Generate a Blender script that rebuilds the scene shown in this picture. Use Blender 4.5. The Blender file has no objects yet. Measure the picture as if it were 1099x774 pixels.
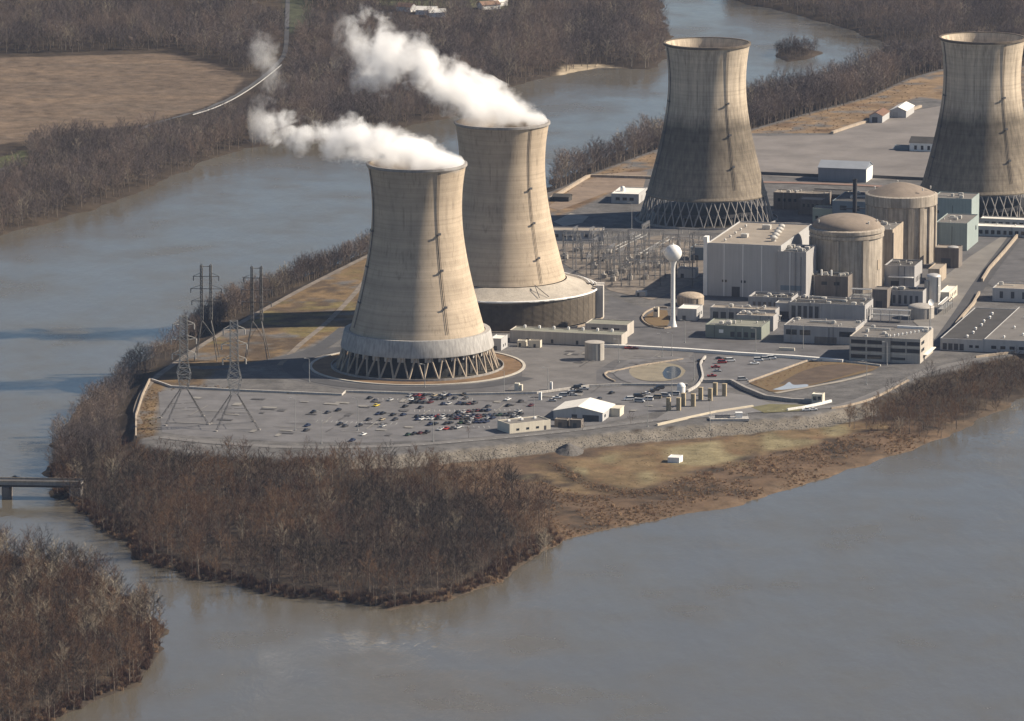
import bpy, bmesh, math, random
import numpy as np
from mathutils import Vector, Matrix, noise as mnoise
from mathutils.geometry import tessellate_polygon

R = math.radians
S = bpy.context.scene
COL = S.collection
# ------------------------------------------------------------------ camera
CZ, FPX, PITCH = 607.0, 6400.0, R(10.296)
ZP = 7.0                                   # plateau of the plant above the river
cam = bpy.data.cameras.new("camera")
cam.sensor_width = 36.0
cam.lens = 36.0 * FPX / 1099.0
cam.clip_start, cam.clip_end = 5.0, 40000.0
camo = bpy.data.objects.new("camera", cam)
COL.objects.link(camo)
camo.location = (0, 0, CZ)
camo.rotation_euler = (R(90) - PITCH, 0, 0)
S.camera = camo
# ------------------------------------------------------------------ light
SUN_EL, SUN_AZ = R(35.0), R(7.0)           # azimuth measured from +X towards +Y
sd = Vector((math.cos(SUN_AZ) * math.cos(SUN_EL), math.sin(SUN_AZ) * math.cos(SUN_EL), math.sin(SUN_EL)))
sun = bpy.data.lights.new("sun", 'SUN')
sun.energy, sun.angle, sun.color = 4.9, R(0.5), (1.0, 0.87, 0.70)
suno = bpy.data.objects.new("sun", sun)
COL.objects.link(suno)
suno.rotation_euler = sd.to_track_quat('Z', 'Y').to_euler()
suno.location = (500, 3000, 900)
wd = bpy.data.worlds.new("World")
S.world = wd
wd.use_nodes = True
wn = wd.node_tree
sky = wn.nodes.new("ShaderNodeTexSky")
sky.sky_type = 'NISHITA'
sky.sun_disc = False
sky.sun_elevation = SUN_EL
sky.sun_rotation = R(90) - SUN_AZ          # clockwise from +Y
sky.altitude = 300
sky.dust_density = 0.7
sky.ozone_density = 2.2
wn.links.new(sky.outputs[0], wn.nodes["Background"].inputs[0])
wn.nodes["Background"].inputs[1].default_value = 0.050
vs = S.view_settings
vs.view_transform, vs.look, vs.gamma, vs.use_curve_mapping = 'Standard', 'None', 1.0, False
vs.exposure = 0.84
cy = S.cycles
cy.use_denoising = True
cy.max_bounces, cy.diffuse_bounces, cy.glossy_bounces, cy.volume_bounces = 18, 2, 2, 16
cy.transparent_max_bounces = 16
cy.sample_clamp_indirect = 6.0
cy.volume_max_steps = 256

# ------------------------------------------------------------------ picture <-> place
cp, sp = math.cos(PITCH), math.sin(PITCH)
def G(px, py, z=ZP):
    """The point of the place at height z that the photograph shows at (px, py)."""
    a, b = (px - 549.5) / FPX, -(py - 387.0) / FPX
    d = (a, cp + b * sp, -sp + b * cp)
    t = (z - CZ) / d[2]
    return Vector((d[0] * t, d[1] * t, z))
def GP(pts, z=ZP):
    return [tuple(G(x, y, z)[:2]) for x, y in pts]
def mpp(px, py, z=ZP):
    """metres per photo pixel there"""
    return (G(px, py, z) - Vector((0, 0, CZ))).length / FPX

# ------------------------------------------------------------------ materials
MATS = {}
def mat(name, c, rough=.8, var=.18, scale=.25, metal=0., spec=.3, c2=None, bump=0., bscale=None, streak=0.):
    """Principled with its own slow colour variation (dirt, wear), optional rain streaks and relief."""
    if name in MATS: return MATS[name]
    m = bpy.data.materials.new(name); m.use_nodes = True
    n, l = m.node_tree.nodes, m.node_tree.links
    p = n["Principled BSDF"]
    p.inputs["Roughness"].default_value = rough
    p.inputs["Metallic"].default_value = metal
    p.inputs["Specular IOR Level"].default_value = spec
    tc = n.new("ShaderNodeTexCoord")
    nz = n.new("ShaderNodeTexNoise"); nz.inputs["Scale"].default_value = scale; nz.inputs["Detail"].default_value = 7
    nz.inputs["Roughness"].default_value = .65
    l.new(tc.outputs["Object"], nz.inputs["Vector"])
    mx = n.new("ShaderNodeMix"); mx.data_type = 'RGBA'
    rp = n.new("ShaderNodeMapRange"); rp.inputs[1].default_value = .3; rp.inputs[2].default_value = .7
    l.new(nz.outputs["Fac"], rp.inputs[0]); l.new(rp.outputs[0], mx.inputs[0])
    a = tuple(max(0, v * (1 - var)) for v in c); b = c2 or tuple(min(1, v * (1 + var)) for v in c)
    mx.inputs[6].default_value = (*a, 1); mx.inputs[7].default_value = (*b, 1)
    out = mx.outputs[2]
    if streak:
        mp = n.new("ShaderNodeMapping"); mp.inputs["Scale"].default_value = (1, 1, .05)
        l.new(tc.outputs["Object"], mp.inputs[0])
        n2 = n.new("ShaderNodeTexNoise"); n2.inputs["Scale"].default_value = .9; n2.inputs["Detail"].default_value = 4
        l.new(mp.outputs[0], n2.inputs["Vector"])
        r2 = n.new("ShaderNodeMapRange"); r2.inputs[1].default_value = .35; r2.inputs[2].default_value = .65
        r2.inputs[3].default_value = 1 - streak; r2.inputs[4].default_value = 1
        l.new(n2.outputs["Fac"], r2.inputs[0])
        vm = n.new("ShaderNodeVectorMath"); vm.operation = 'SCALE'
        l.new(out, vm.inputs[0]); l.new(r2.outputs[0], vm.inputs[3]); out = vm.outputs[0]
    l.new(out, p.inputs["Base Color"])
    if bump:
        nb = n.new("ShaderNodeTexNoise"); nb.inputs["Scale"].default_value = bscale or scale * 4; nb.inputs["Detail"].default_value = 6
        l.new(tc.outputs["Object"], nb.inputs["Vector"])
        bp = n.new("ShaderNodeBump"); bp.inputs["Distance"].default_value = bump; bp.inputs["Strength"].default_value = 1
        l.new(nb.outputs["Fac"], bp.inputs["Height"]); l.new(bp.outputs[0], p.inputs["Normal"])
    MATS[name] = m
    return m

def shell_mat(name, base, kind):
    """Weathered tower concrete: pour bands, rain streaks from the rim, an old water-stained lower half on the idle pair."""
    m = bpy.data.materials.new(name); m.use_nodes = True
    n, l = m.node_tree.nodes, m.node_tree.links
    p = n["Principled BSDF"]; p.inputs["Roughness"].default_value = .9; p.inputs["Specular IOR Level"].default_value = .15
    tc = n.new("ShaderNodeTexCoord")
    def nz(sx, sy, sz, detail, lo, hi, a, b, off=0., rough=.6):
        mp = n.new("ShaderNodeMapping"); mp.inputs["Scale"].default_value = (sx, sy, sz); mp.inputs["Location"].default_value = (off, off * 1.7, off * .3)
        l.new(tc.outputs["Object"], mp.inputs[0])
        t = n.new("ShaderNodeTexNoise"); t.inputs["Scale"].default_value = 1; t.inputs["Detail"].default_value = detail; t.inputs["Roughness"].default_value = rough
        l.new(mp.outputs[0], t.inputs["Vector"])
        r = n.new("ShaderNodeMapRange"); r.inputs[1].default_value = lo; r.inputs[2].default_value = hi; r.inputs[3].default_value = a; r.inputs[4].default_value = b
        l.new(t.outputs["Fac"], r.inputs[0]); return r.outputs[0]
    def mul(a, b):
        k = n.new("ShaderNodeMath"); k.operation = 'MULTIPLY'; l.new(a, k.inputs[0])
        if isinstance(b, float): k.inputs[1].default_value = b
        else: l.new(b, k.inputs[1])
        return k.outputs[0]
    sep = n.new("ShaderNodeSeparateXYZ"); l.new(tc.outputs["Object"], sep.inputs[0])
    bands = nz(.012, .012, .5, 5, .3, .7, .86, 1.08)
    broad = nz(.006, .006, .09, 3, .35, .65, .86, 1.08, 7)
    blot = nz(.09, .09, .04, 7, .3, .7, .82, 1.10, 3, .68)
    fac = mul(mul(bands, broad), blot)
    # lift joints: a thin darker line every 1.5 m
    w = n.new("ShaderNodeMath"); w.operation = 'FRACT'
    q = n.new("ShaderNodeMath"); q.operation = 'MULTIPLY'; q.inputs[1].default_value = 1 / 2.6
    l.new(sep.outputs[2], q.inputs[0]); l.new(q.outputs[0], w.inputs[0])
    lt = n.new("ShaderNodeMapRange"); lt.inputs[1].default_value = .0; lt.inputs[2].default_value = .22; lt.inputs[3].default_value = .88; lt.inputs[4].default_value = 1.
    l.new(w.outputs[0], lt.inputs[0]); fac = mul(fac, lt.outputs[0])
    # rain streaks, strongest in the upper third
    st = nz(.8, .8, .016, 4, .50, .68, 1., .0, 11, .6)
    brk = nz(.1, .1, .12, 2, .42, .6, 0., 1., 5)
    sm = n.new("ShaderNodeMapRange"); sm.inputs[1].default_value = 42; sm.inputs[2].default_value = 86; sm.inputs[3].default_value = .24; sm.inputs[4].default_value = .36
    l.new(sep.outputs[2], sm.inputs[0])
    inv = n.new("ShaderNodeMath"); inv.operation = 'SUBTRACT'; inv.inputs[0].default_value = 1; l.new(st, inv.inputs[1])
    amt = mul(mul(inv.outputs[0], sm.outputs[0]), brk)
    one = n.new("ShaderNodeMath"); one.operation = 'SUBTRACT'; one.inputs[0].default_value = 1; l.new(amt, one.inputs[1])
    fac = mul(fac, one.outputs[0])
    if kind == 'stained':
        wob = nz(.03, .03, .02, 3, .3, .7, -3.5, 3.5, 2)
        ad = n.new("ShaderNodeMath"); ad.operation = 'ADD'; l.new(sep.outputs[2], ad.inputs[0]); l.new(wob, ad.inputs[1])
        cr = n.new("ShaderNodeValToRGB"); e = cr.color_ramp.elements
        e[0].position = 0; e[0].color = (.46,) * 3 + (1,)
        e[1].position = 1; e[1].color = (1.0,) * 3 + (1,)
        for pos, v in ((.22, .43), (.40, .32), (.545, .27), (.575, .48), (.60, .70), (.68, .92)):
            k = e.new(pos); k.color = (v, v, v, 1)
        stv = nz(.55, .55, .010, 3, .35, .65, .72, 1.1, 21, .6); fac = mul(fac, stv)
        dv = n.new("ShaderNodeMath"); dv.operation = 'DIVIDE'; dv.inputs[1].default_value = 114; l.new(ad.outputs[0], dv.inputs[0])
        l.new(dv.outputs[0], cr.inputs[0]); fac = mul(fac, cr.outputs[0])
    vm = n.new("ShaderNodeVectorMath"); vm.operation = 'SCALE'; vm.inputs[0].default_value = base
    l.new(fac, vm.inputs[3]); l.new(vm.outputs[0], p.inputs["Base Color"])
    bp = n.new("ShaderNodeBump"); bp.inputs["Distance"].default_value = .25; bp.inputs["Strength"].default_value = .6
    l.new(lt.outputs[0], bp.inputs["Height"]); l.new(bp.outputs[0], p.inputs["Normal"])
    return m

# ------------------------------------------------------------------ mesh helpers
class MB:
    def __init__(s): s.v, s.f, s.m = [], [], []
    def add(s, vs, fs, mi=0):
        o = len(s.v); s.v += [tuple(v) for v in vs]; s.f += [tuple(i + o for i in f) for f in fs]; s.m += [mi] * len(fs); return s
    def box(s, x0, x1, y0, y1, z0, z1, mi=0):
        return s.add([(x0, y0, z0), (x1, y0, z0), (x1, y1, z0), (x0, y1, z0), (x0, y0, z1), (x1, y0, z1), (x1, y1, z1), (x0, y1, z1)],
                     [(0, 3, 2, 1), (4, 5, 6, 7), (0, 1, 5, 4), (1, 2, 6, 5), (2, 3, 7, 6), (3, 0, 4, 7)], mi)
    def tube(s, a, b, r0, r1=None, n=4, caps=True, mi=0):
        r1 = r0 if r1 is None else r1
        a, b = Vector(a), Vector(b); d = (b - a)
        if d.length < 1e-6: return s
        d.normalize(); u = d.orthogonal().normalized(); w = d.cross(u)
        vs = [a + (u * math.cos(6.28319 * i / n) + w * math.sin(6.28319 * i / n)) * r0 for i in range(n)]
        vs += [b + (u * math.cos(6.28319 * i / n) + w * math.sin(6.28319 * i / n)) * r1 for i in range(n)]
        fs = [(i, (i + 1) % n, n + (i + 1) % n, n + i) for i in range(n)]
        if caps: fs += [tuple(range(n - 1, -1, -1)), tuple(range(n, 2 * n))]
        return s.add(vs, fs, mi)
    def lathe(s, prof, n=48, c=(0, 0), mi=0, closed=False):
        vs = [(c[0] + r * math.cos(2 * math.pi * i / n), c[1] + r * math.sin(2 * math.pi * i / n), z) for r, z in prof for i in range(n)]
        fs = []
        k = len(prof)
        for j in range(k if closed else k - 1):
            j2 = (j + 1) % k
            for i in range(n):
                i2 = (i + 1) % n
                fs.append((j * n + i, j * n + i2, j2 * n + i2, j2 * n + i))
        return s.add(vs, fs, mi)
    def poly(s, pts, z, mi=0):
        """flat sheet over a (maybe concave) outline, facing up"""
        v3 = [Vector((p[0], p[1], 0)) for p in pts]
        area = sum(v3[i].x * v3[(i + 1) % len(v3)].y - v3[(i + 1) % len(v3)].x * v3[i].y for i in range(len(v3)))
        if area < 0: v3.reverse()
        tris = tessellate_polygon([v3])
        fs = []
        for t in tris:
            a, b, c = (v3[i] for i in t)
            fs.append(tuple(t) if (b - a).cross(c - a).z > 0 else tuple(reversed(t)))
        return s.add([(v.x, v.y, z) for v in v3], fs, mi)
    def prism(s, pts, z0, z1, mi=0):
        v = [Vector((p[0], p[1], 0)) for p in pts]
        if sum(v[i].x * v[(i + 1) % len(v)].y - v[(i + 1) % len(v)].x * v[i].y for i in range(len(v))) < 0: v.reverse()
        n = len(v)
        s.add([(p.x, p.y, z0) for p in v] + [(p.x, p.y, z1) for p in v], [(i, (i + 1) % n, n + (i + 1) % n, n + i) for i in range(n)], mi)
        return s.poly([(p.x, p.y) for p in v], z1, mi)
    def ribbon(s, pts, w, z0, z1=None, mi=0):
        """a strip of width w along a polyline; with z1 a wall of that height range"""
        P = [Vector((p[0], p[1])) for p in pts]; L, Rr = [], []
        for i, p in enumerate(P):
            t = (P[min(i + 1, len(P) - 1)] - P[max(i - 1, 0)]).normalized(); nn = Vector((-t.y, t.x)) * w / 2
            L.append(p + nn); Rr.append(p - nn)
        n = len(P)
        if z1 is None:
            return s.add([(p.x, p.y, z0) for p in L] + [(p.x, p.y, z0) for p in Rr], [(n + i, n + i + 1, i + 1, i) for i in range(n - 1)], mi)
        vs = [(p.x, p.y, z) for z in (z0, z1) for q in (L, Rr) for p in q]
        fs = []
        for i in range(n - 1):
            fs += [(2 * n + i, 3 * n + i, 3 * n + i + 1, 2 * n + i + 1), (i, 2 * n + i, 2 * n + i + 1, i + 1), (n + i + 1, 3 * n + i + 1, 3 * n + i, n + i)]
        fs += [(0, n, 3 * n, 2 * n), (n - 1, 3 * n - 1, 4 * n - 1, 2 * n - 1)]
        return s.add(vs, fs, mi)
    def mesh(s, name, mats, smooth=False):
        me = bpy.data.meshes.new(name); me.from_pydata(s.v, [], s.f)
        for m in (mats if isinstance(mats, (list, tuple)) else [mats]): me.materials.append(m)
        if any(s.m): me.polygons.foreach_set("material_index", s.m)
        if smooth: me.polygons.foreach_set("use_smooth", [True] * len(me.polygons))
        me.update(); return me
    def build(s, name, mats, parent=None, loc=(0, 0, 0), rz=0., smooth=False):
        o = bpy.data.objects.new(name, s.mesh(name, mats, smooth)); COL.objects.link(o)
        o.location = loc; o.rotation_euler = (0, 0, rz); o.parent = parent
        return o
def spline(pts, k=6):
    """Catmull-Rom through 2-D points"""
    out = []
    P = [Vector(p) for p in pts]
    for i in range(len(P) - 1):
        a, b, c, d = P[max(i - 1, 0)], P[i], P[i + 1], P[min(i + 2, len(P) - 1)]
        for j in range(k):
            t = j / k
            out.append(.5 * ((2 * b) + (c - a) * t + (2 * a - 5 * b + 4 * c - d) * t * t + (3 * b - a - 3 * c + d) * t ** 3))
    out.append(P[-1]); return [tuple(p) for p in out]
def tag(o, label=None, cat=None, group=None, kind=None):
    if label: o["label"] = label
    if cat: o["category"] = cat
    if group: o["group"] = group
    if kind: o["kind"] = kind
    return o
def thing(name, label, cat, loc, rz=0., group=None):
    o = bpy.data.objects.new(name, None); COL.objects.link(o)
    o.empty_display_size = 1; o.location = loc; o.rotation_euler = (0, 0, rz)
    return tag(o, label, cat, group)
def put(me, name, parent=None, loc=(0, 0, 0), rz=0., sc=1.):
    o = bpy.data.objects.new(name, me); COL.objects.link(o); o.parent = parent; o.location = loc; o.rotation_euler = (0, 0, rz)
    o.scale = (sc,) * 3 if isinstance(sc, (int, float)) else sc
    return o
def smooth_by_angle(o, a=30):
    me = o.data; me.polygons.foreach_set("use_smooth", [True] * len(me.polygons)); me.set_sharp_from_angle(angle=R(a)); return o
# ================================================================== the land
ISLAND = [(400,268),(330,292),(262,324),(200,356),(150,389),(103,425),(66,468),(52,505),(62,535),(112,562),(134,593),(200,619),(300,640),(420,656),(500,640),(556,612),(590,588),(640,572),(700,560),(800,541),(870,516),(950,491),(1010,470),(1060,446),(1099,429),(1250,375),(1600,250),(1700,60),(1200,42),(1060,56),(1000,64),(950,72),(900,86),(850,98),(800,112),(760,125),(710,142),(660,166),(620,183),(585,200),(500,236)]
PLATEAU = [(152,476),(143,450),(159,408),(200,379),(240,354),(330,305),(400,270),(470,240),(560,215),(592,205),(640,184),(710,158),(800,140),(870,120),(930,104),(975,84),(1010,74),(1200,66),(1500,100),(1600,220),(1300,320),(1099,378),(1040,392),(990,405),(930,432),(870,445),(800,451),(700,459),(620,467),(560,474),(480,483),(420,488),(300,491),(200,486)]
NEAR_ISLE = [(-400,560),(-150,590),(0,598),(60,606),(110,622),(150,648),(172,672),(178,698),(160,722),(132,742),(98,758),(60,774),(0,800),(-120,850),(-400,900)]
BANK = [(-500,400),(-200,300),(0,252),(60,237),(120,218),(180,193),(230,169),(262,160),(330,152),(400,143),(480,126),(560,91),(600,81),(640,73),(700,75),(716,63),(720,45),(714,20),(708,-20),(690,-90),(640,-250),(-2500,-250),(-2500,400)]
FARBANK = [(770,-60),(772,-5),(800,4),(850,14),(900,28),(930,40),(960,49),(1000,53),(1060,46),(1200,34),(2500,10),(2500,-250),(700,-250),(735,-120)]
ISLET = [(826,60),(838,52),(860,50),(880,57),(868,64),(845,67)]
def sdf(X, Y, poly):
    """signed distance, positive inside"""
    P = np.array(poly); d2 = np.full(X.shape, 1e18); ins = np.zeros(X.shape, bool); n = len(P)
    for i in range(n):
        ax, ay = P[i]; bx, by = P[(i + 1) % n]
        ex, ey = bx - ax, by - ay
        t = np.clip(((X - ax) * ex + (Y - ay) * ey) / (ex * ex + ey * ey), 0, 1)
        d2 = np.minimum(d2, (X - ax - t * ex) ** 2 + (Y - ay - t * ey) ** 2)
        c = ((ay > Y) != (by > Y)) & (X < ex * (Y - ay) / (ey if abs(ey) > 1e-9 else 1e-9) + ax)
        ins ^= c
    return np.where(ins, 1, -1) * np.sqrt(d2)
def vnoise(X, Y, s, seed=0):
    """smooth value noise on an array"""
    rs = np.random.RandomState(seed); T = rs.rand(256, 256)
    x, y = X / s + 1000, Y / s + 1000; xi, yi = np.floor(x).astype(int), np.floor(y).astype(int)
    fx, fy = x - xi, y - yi; fx = fx * fx * (3 - 2 * fx); fy = fy * fy * (3 - 2 * fy)
    g = lambda i, j: T[(xi + i) % 256, (yi + j) % 256]
    return (g(0, 0) * (1 - fx) + g(1, 0) * fx) * (1 - fy) + (g(0, 1) * (1 - fx) + g(1, 1) * fx) * fy
def axis(a, b, step, lo, hi):
    v = list(np.arange(a, b + .1, step)); s = step
    p = [a]; 
    while p[-1] > lo: s *= 1.22; p.append(p[-1] - s)
    q = [v[-1]]; s = step
    while q[-1] < hi: s *= 1.22; q.append(q[-1] + s)
    return np.array(sorted(p[1:]) + v + q[1:])
AX, AY = axis(-420, 440, 3.6, -5200, 5200), axis(2330, 5300, 4.2, -400, 12000)
X, Y = np.meshgrid(AX, AY)
wob = (vnoise(X, Y, 26, 1) - .5) * 9 + (vnoise(X, Y, 9, 2) - .5) * 4
def smooth01(v): v = np.clip(v, 0, 1); return v * v * (3 - 2 * v)
dI = sdf(X, Y, GP(ISLAND, 0)); dP = sdf(X, Y, GP(PLATEAU, ZP)); dN = sdf(X, Y, GP(NEAR_ISLE, 0)); dB = sdf(X, Y, GP(BANK, 0)); dF = sdf(X, Y, GP(FARBANK, 0)); dL = sdf(X, Y, GP(ISLET, 0))
rough = (vnoise(X, Y, 14, 3) - .5) * .9 + (vnoise(X, Y, 6, 4) - .5) * .6
def lowland(d, top, run):
    d = d + wob * np.clip(1 - np.abs(d) / 90, 0.25, 1)
    return np.where(d > 0, np.minimum(top, .35 + d * top / run), np.maximum(-4, d * .35))
Z = np.full(X.shape, -4.0)
low = lowland(dI, 2.6, 22) + np.where(dI > 4, rough * np.clip(dI / 12, 0, 1), 0)
Z = np.maximum(Z, low)
slope = ZP + np.minimum(0, dP) * .46 - .05
Z = np.where(dI > 0, np.maximum(Z, slope + np.where(dP < 0, rough * .35, 0)), Z)
Z = np.where(dP > 0, ZP - .05, Z)
Z = np.maximum(Z, lowland(dN, 3.0, 30) + np.where(dN > 4, rough, 0))
hill = smooth01((Y - 4560) / 1500) * 62 * (.55 + .9 * vnoise(X, Y, 420, 9)) + smooth01((Y - 6000) / 5000) * 160
Z = np.maximum(Z, lowland(dB, 4.0, 40) + np.where(dB > 6, rough + hill * smooth01(dB / 160), 0))
hill2 = smooth01((Y - 4900) / 1300) * 75 * (.6 + .8 * vnoise(X, Y, 380, 12)) + smooth01((Y - 6000) / 5000) * 160
Z = np.maximum(Z, lowland(dF, 4.0, 30) + np.where(dF > 6, rough + hill2 * smooth01(dF / 260), 0))
Z = np.maximum(Z, lowland(dL, 1.5, 8))
def height(x, y):
    i = int(np.clip(np.searchsorted(AX, x) - 1, 0, len(AX) - 2)); j = int(np.clip(np.searchsorted(AY, y) - 1, 0, len(AY) - 2))
    u = (x - AX[i]) / (AX[i + 1] - AX[i]); v = (y - AY[j]) / (AY[j + 1] - AY[j])
    return float((Z[j, i] * (1 - u) + Z[j, i + 1] * u) * (1 - v) + (Z[j + 1, i] * (1 - u) + Z[j + 1, i + 1] * u) * v)
# the kind of ground at each place (its own colour)
C = np.zeros(X.shape + (3,)); C[:] = (.046, .036, .028)
def paint(mask, col): C[mask] = C[mask] * 0 + np.array(col)
def blend(w, col): C[:] = C * (1 - w[..., None]) + np.array(col) * w[..., None]
blend(smooth01((wob + 2) / 8) * .4, (.09, .068, .045))
RUST, GRASS, DRY, GRAVEL, RIP = (.112, .076, .050), (.155, .112, .064), (.150, .104, .058), (.116, .112, .110), (.17, .152, .128)
spit = sdf(X, Y, GP([(455,500),(560,488),(640,480),(760,468),(900,452),(960,452),(1040,440),(1010,478),(950,500),(870,525),(800,550),(700,570),(640,580),(592,600),(560,560),(500,530)], 2.5))
nA = vnoise(X, Y, 17, 21) * .6 + vnoise(X, Y, 6, 22) * .4
blend(smooth01(spit / 8 + .5) * smooth01(.6 + (nA - .4) * 3), RUST)
meadow = sdf(X, Y, GP([(560,515),(600,492),(640,490),(720,480),(830,462),(905,455),(940,458),(880,475),(800,490),(740,508),(690,524),(640,528)], 2.5))
blend(smooth01((meadow + 8 + (nA - .5) * 42) / 14), GRASS)
blend(smooth01((meadow + 4) / 10) * smooth01((vnoise(X, Y * .5, 9, 24) * .6 + vnoise(X, Y, 4.5, 25) * .4 - .5) * 6) * .7, (.15, .095, .055))
blend(smooth01((meadow + 4) / 10) * smooth01((vnoise(X * .7, Y * .3, 12, 26) - .62) * 6), (.20, .17, .10))
for (xa, ya), (xb, yb) in zip(GUL := [(590,497),(602,504),(618,513),(645,524),(680,529),(715,528)], GUL[1:]):
    a_, b_ = G(xa, ya, 2.4), G(xb, yb, 2.4); t_ = np.clip(((X - a_.x) * (b_.x - a_.x) + (Y - a_.y) * (b_.y - a_.y)) / ((b_.x - a_.x) ** 2 + (b_.y - a_.y) ** 2), 0, 1)
    blend(smooth01(1.5 - np.hypot((X - a_.x - t_ * (b_.x - a_.x)), (Y - a_.y - t_ * (b_.y - a_.y)) * .6) / 6) * .8, (.060, .042, .028))
rip = (dP < -1.) & (dP > -14) & (Y < G(0, 430)[1]) & (X > G(380, 490)[0]) & (X < G(940, 440)[0])
paint(rip, RIP)
edge = (dI < 6 + wob) & (dI > -8) & (dP < -10)
blend(edge * .35, (.15, .11, .075))
paint(dP > -.8, GRAVEL)
west = sdf(X, Y, GP([(150,470),(144,450),(160,409),(200,381),(240,356),(330,307),(400,272),(420,276),(412,330),(372,350),(330,372),(270,392),(232,398),(215,414),(182,413),(172,420),(166,468)]))
blend(smooth01(west / 3 + .4) * smooth01(.75 + (nA - .45) * 3.2), DRY)
blend(smooth01(west / 3 + .4) * smooth01((vnoise(X, Y * .5, 16, 36) * .6 + vnoise(X, Y, 6, 37) * .4 - .55) * 7), (.085, .062, .042))
blend(smooth01(west / 3 + .4) * smooth01((vnoise(X, Y * .6, 24, 31) * .6 + vnoise(X, Y, 8, 35) * .4 - .52) * 6), (.15, .12, .055))
ne = sdf(X, Y, GP([(592,207),(640,186),(710,160),(800,142),(870,122),(930,106),(975,86),(1010,76),(1099,72),(1099,118),(985,104),(930,128),(893,143),(800,143),(790,160),(690,183),(660,205),(600,233),(585,225)]))
blend(smooth01(ne / 4 + .4) * smooth01(.85 + (nA - .45) * 3), (.20, .14, .085))
blend(smooth01(ne / 4 + .4) * smooth01((vnoise(X, Y, 22, 33) - .6) * 6), (.12, .08, .05))
field = sdf(X, Y, GP([(-300,66),(0,63),(120,60),(185,59),(235,72),(262,84),(250,98),(228,112),(180,126),(150,134),(90,140),(40,150),(-20,158),(-300,200)], 4))
nF = vnoise(X * .25, Y, 14, 41) * .5 + vnoise(X * .15 + Y * .03, Y, 34, 42) * .5
blend(smooth01(field / 4 + .5), (.125, .094, .069))
blend(smooth01(field / 4 + .5) * smooth01((nF - .42) * 4), (.150, .111, .079))
blend(smooth01(field / 4 + .5) * smooth01((vnoise(X * .2, Y, 10, 43) - .62) * 6), (.13, .10, .075))
for pl, c in (([(305,12),(332,8),(336,30),(308,40)], (.062, .066, .042)), ([(0,-30),(120,-30),(120,8),(30,18),(0,20)], (.20, .15, .08)), ([(405,0),(545,0),(545,16),(405,14)], (.12, .12, .07)),
              ([(0,168),(26,160),(30,176),(0,184)], (.10, .11, .05))):
    blend(smooth01(sdf(X, Y, GP(pl, 5)) / 6 + .5), c)
blend(smooth01(sdf(X, Y, GP([(596,80),(604,71),(640,68),(680,72),(640,77)], 2)) / 5 + .5), (.34, .28, .20))
nx, ny = len(AX), len(AY)
me = bpy.data.meshes.new("ground")
co = np.stack([X, Y, Z], -1).reshape(-1, 3)
idx = np.arange(nx * ny).reshape(ny, nx)
q = np.stack([idx[:-1, :-1], idx[:-1, 1:], idx[1:, 1:], idx[1:, :-1]], -1).reshape(-1, 4)
me.vertices.add(len(co)); me.vertices.foreach_set("co", co.ravel())
me.loops.add(q.size); me.loops.foreach_set("vertex_index", q.ravel().astype(np.int32))
me.polygons.add(len(q)); me.polygons.foreach_set("loop_start", np.arange(0, q.size, 4, dtype=np.int32)); me.polygons.foreach_set("loop_total", np.full(len(q), 4, np.int32))
me.polygons.foreach_set("use_smooth", np.ones(len(q), bool))
me.update(calc_edges=True)
ca = me.attributes.new("soil", 'FLOAT_COLOR', 'POINT')
ca.data.foreach_set("color", np.concatenate([C.reshape(-1, 3), np.ones((len(co), 1))], 1).ravel().astype(np.float32))
gm = bpy.data.materials.new("ground"); gm.use_nodes = True
n, l = gm.node_tree.nodes, gm.node_tree.links
p = n["Principled BSDF"]; p.inputs["Roughness"].default_value = .95; p.inputs["Specular IOR Level"].default_value = .1
at = n.new("ShaderNodeAttribute"); at.attribute_name = "soil"
tc = n.new("ShaderNodeTexCoord")
n1 = n.new("ShaderNodeTexNoise"); n1.inputs["Scale"].default_value = .09; n1.inputs["Detail"].default_value = 10; n1.inputs["Roughness"].default_value = .7
n2 = n.new("ShaderNodeTexVoronoi"); n2.inputs["Scale"].default_value = .75
l.new(tc.outputs["Object"], n1.inputs["Vector"]); l.new(tc.outputs["Object"], n2.inputs["Vector"])
r1 = n.new("ShaderNodeMapRange"); r1.inputs[1].default_value = .32; r1.inputs[2].default_value = .68; r1.inputs[3].default_value = .62; r1.inputs[4].default_value = 1.36
l.new(n1.outputs["Fac"], r1.inputs[0])
r2 = n.new("ShaderNodeMapRange"); r2.inputs[1].default_value = .1; r2.inputs[2].default_value = .8; r2.inputs[3].default_value = 1.1; r2.inputs[4].default_value = .85
l.new(n2.outputs["Distance"], r2.inputs[0])
mu = n.new("ShaderNodeMath"); mu.operation = 'MULTIPLY'; l.new(r1.outputs[0], mu.inputs[0]); l.new(r2.outputs[0], mu.inputs[1])
vm = n.new("ShaderNodeVectorMath"); vm.operation = 'SCALE'; l.new(at.outputs["Color"], vm.inputs[0]); l.new(mu.outputs[0], vm.inputs[3])
l.new(vm.outputs[0], p.inputs["Base Color"])
bp = n.new("ShaderNodeBump"); bp.inputs["Distance"].default_value = .5; bp.inputs["Strength"].default_value = .8
l.new(n1.outputs["Fac"], bp.inputs["Height"]); l.new(bp.outputs[0], p.inputs["Normal"])
me.materials.append(gm)
ground = bpy.data.objects.new("ground", me); COL.objects.link(ground)
tag(ground, "brown winter land of the island and both river banks", "ground", kind="structure")

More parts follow.
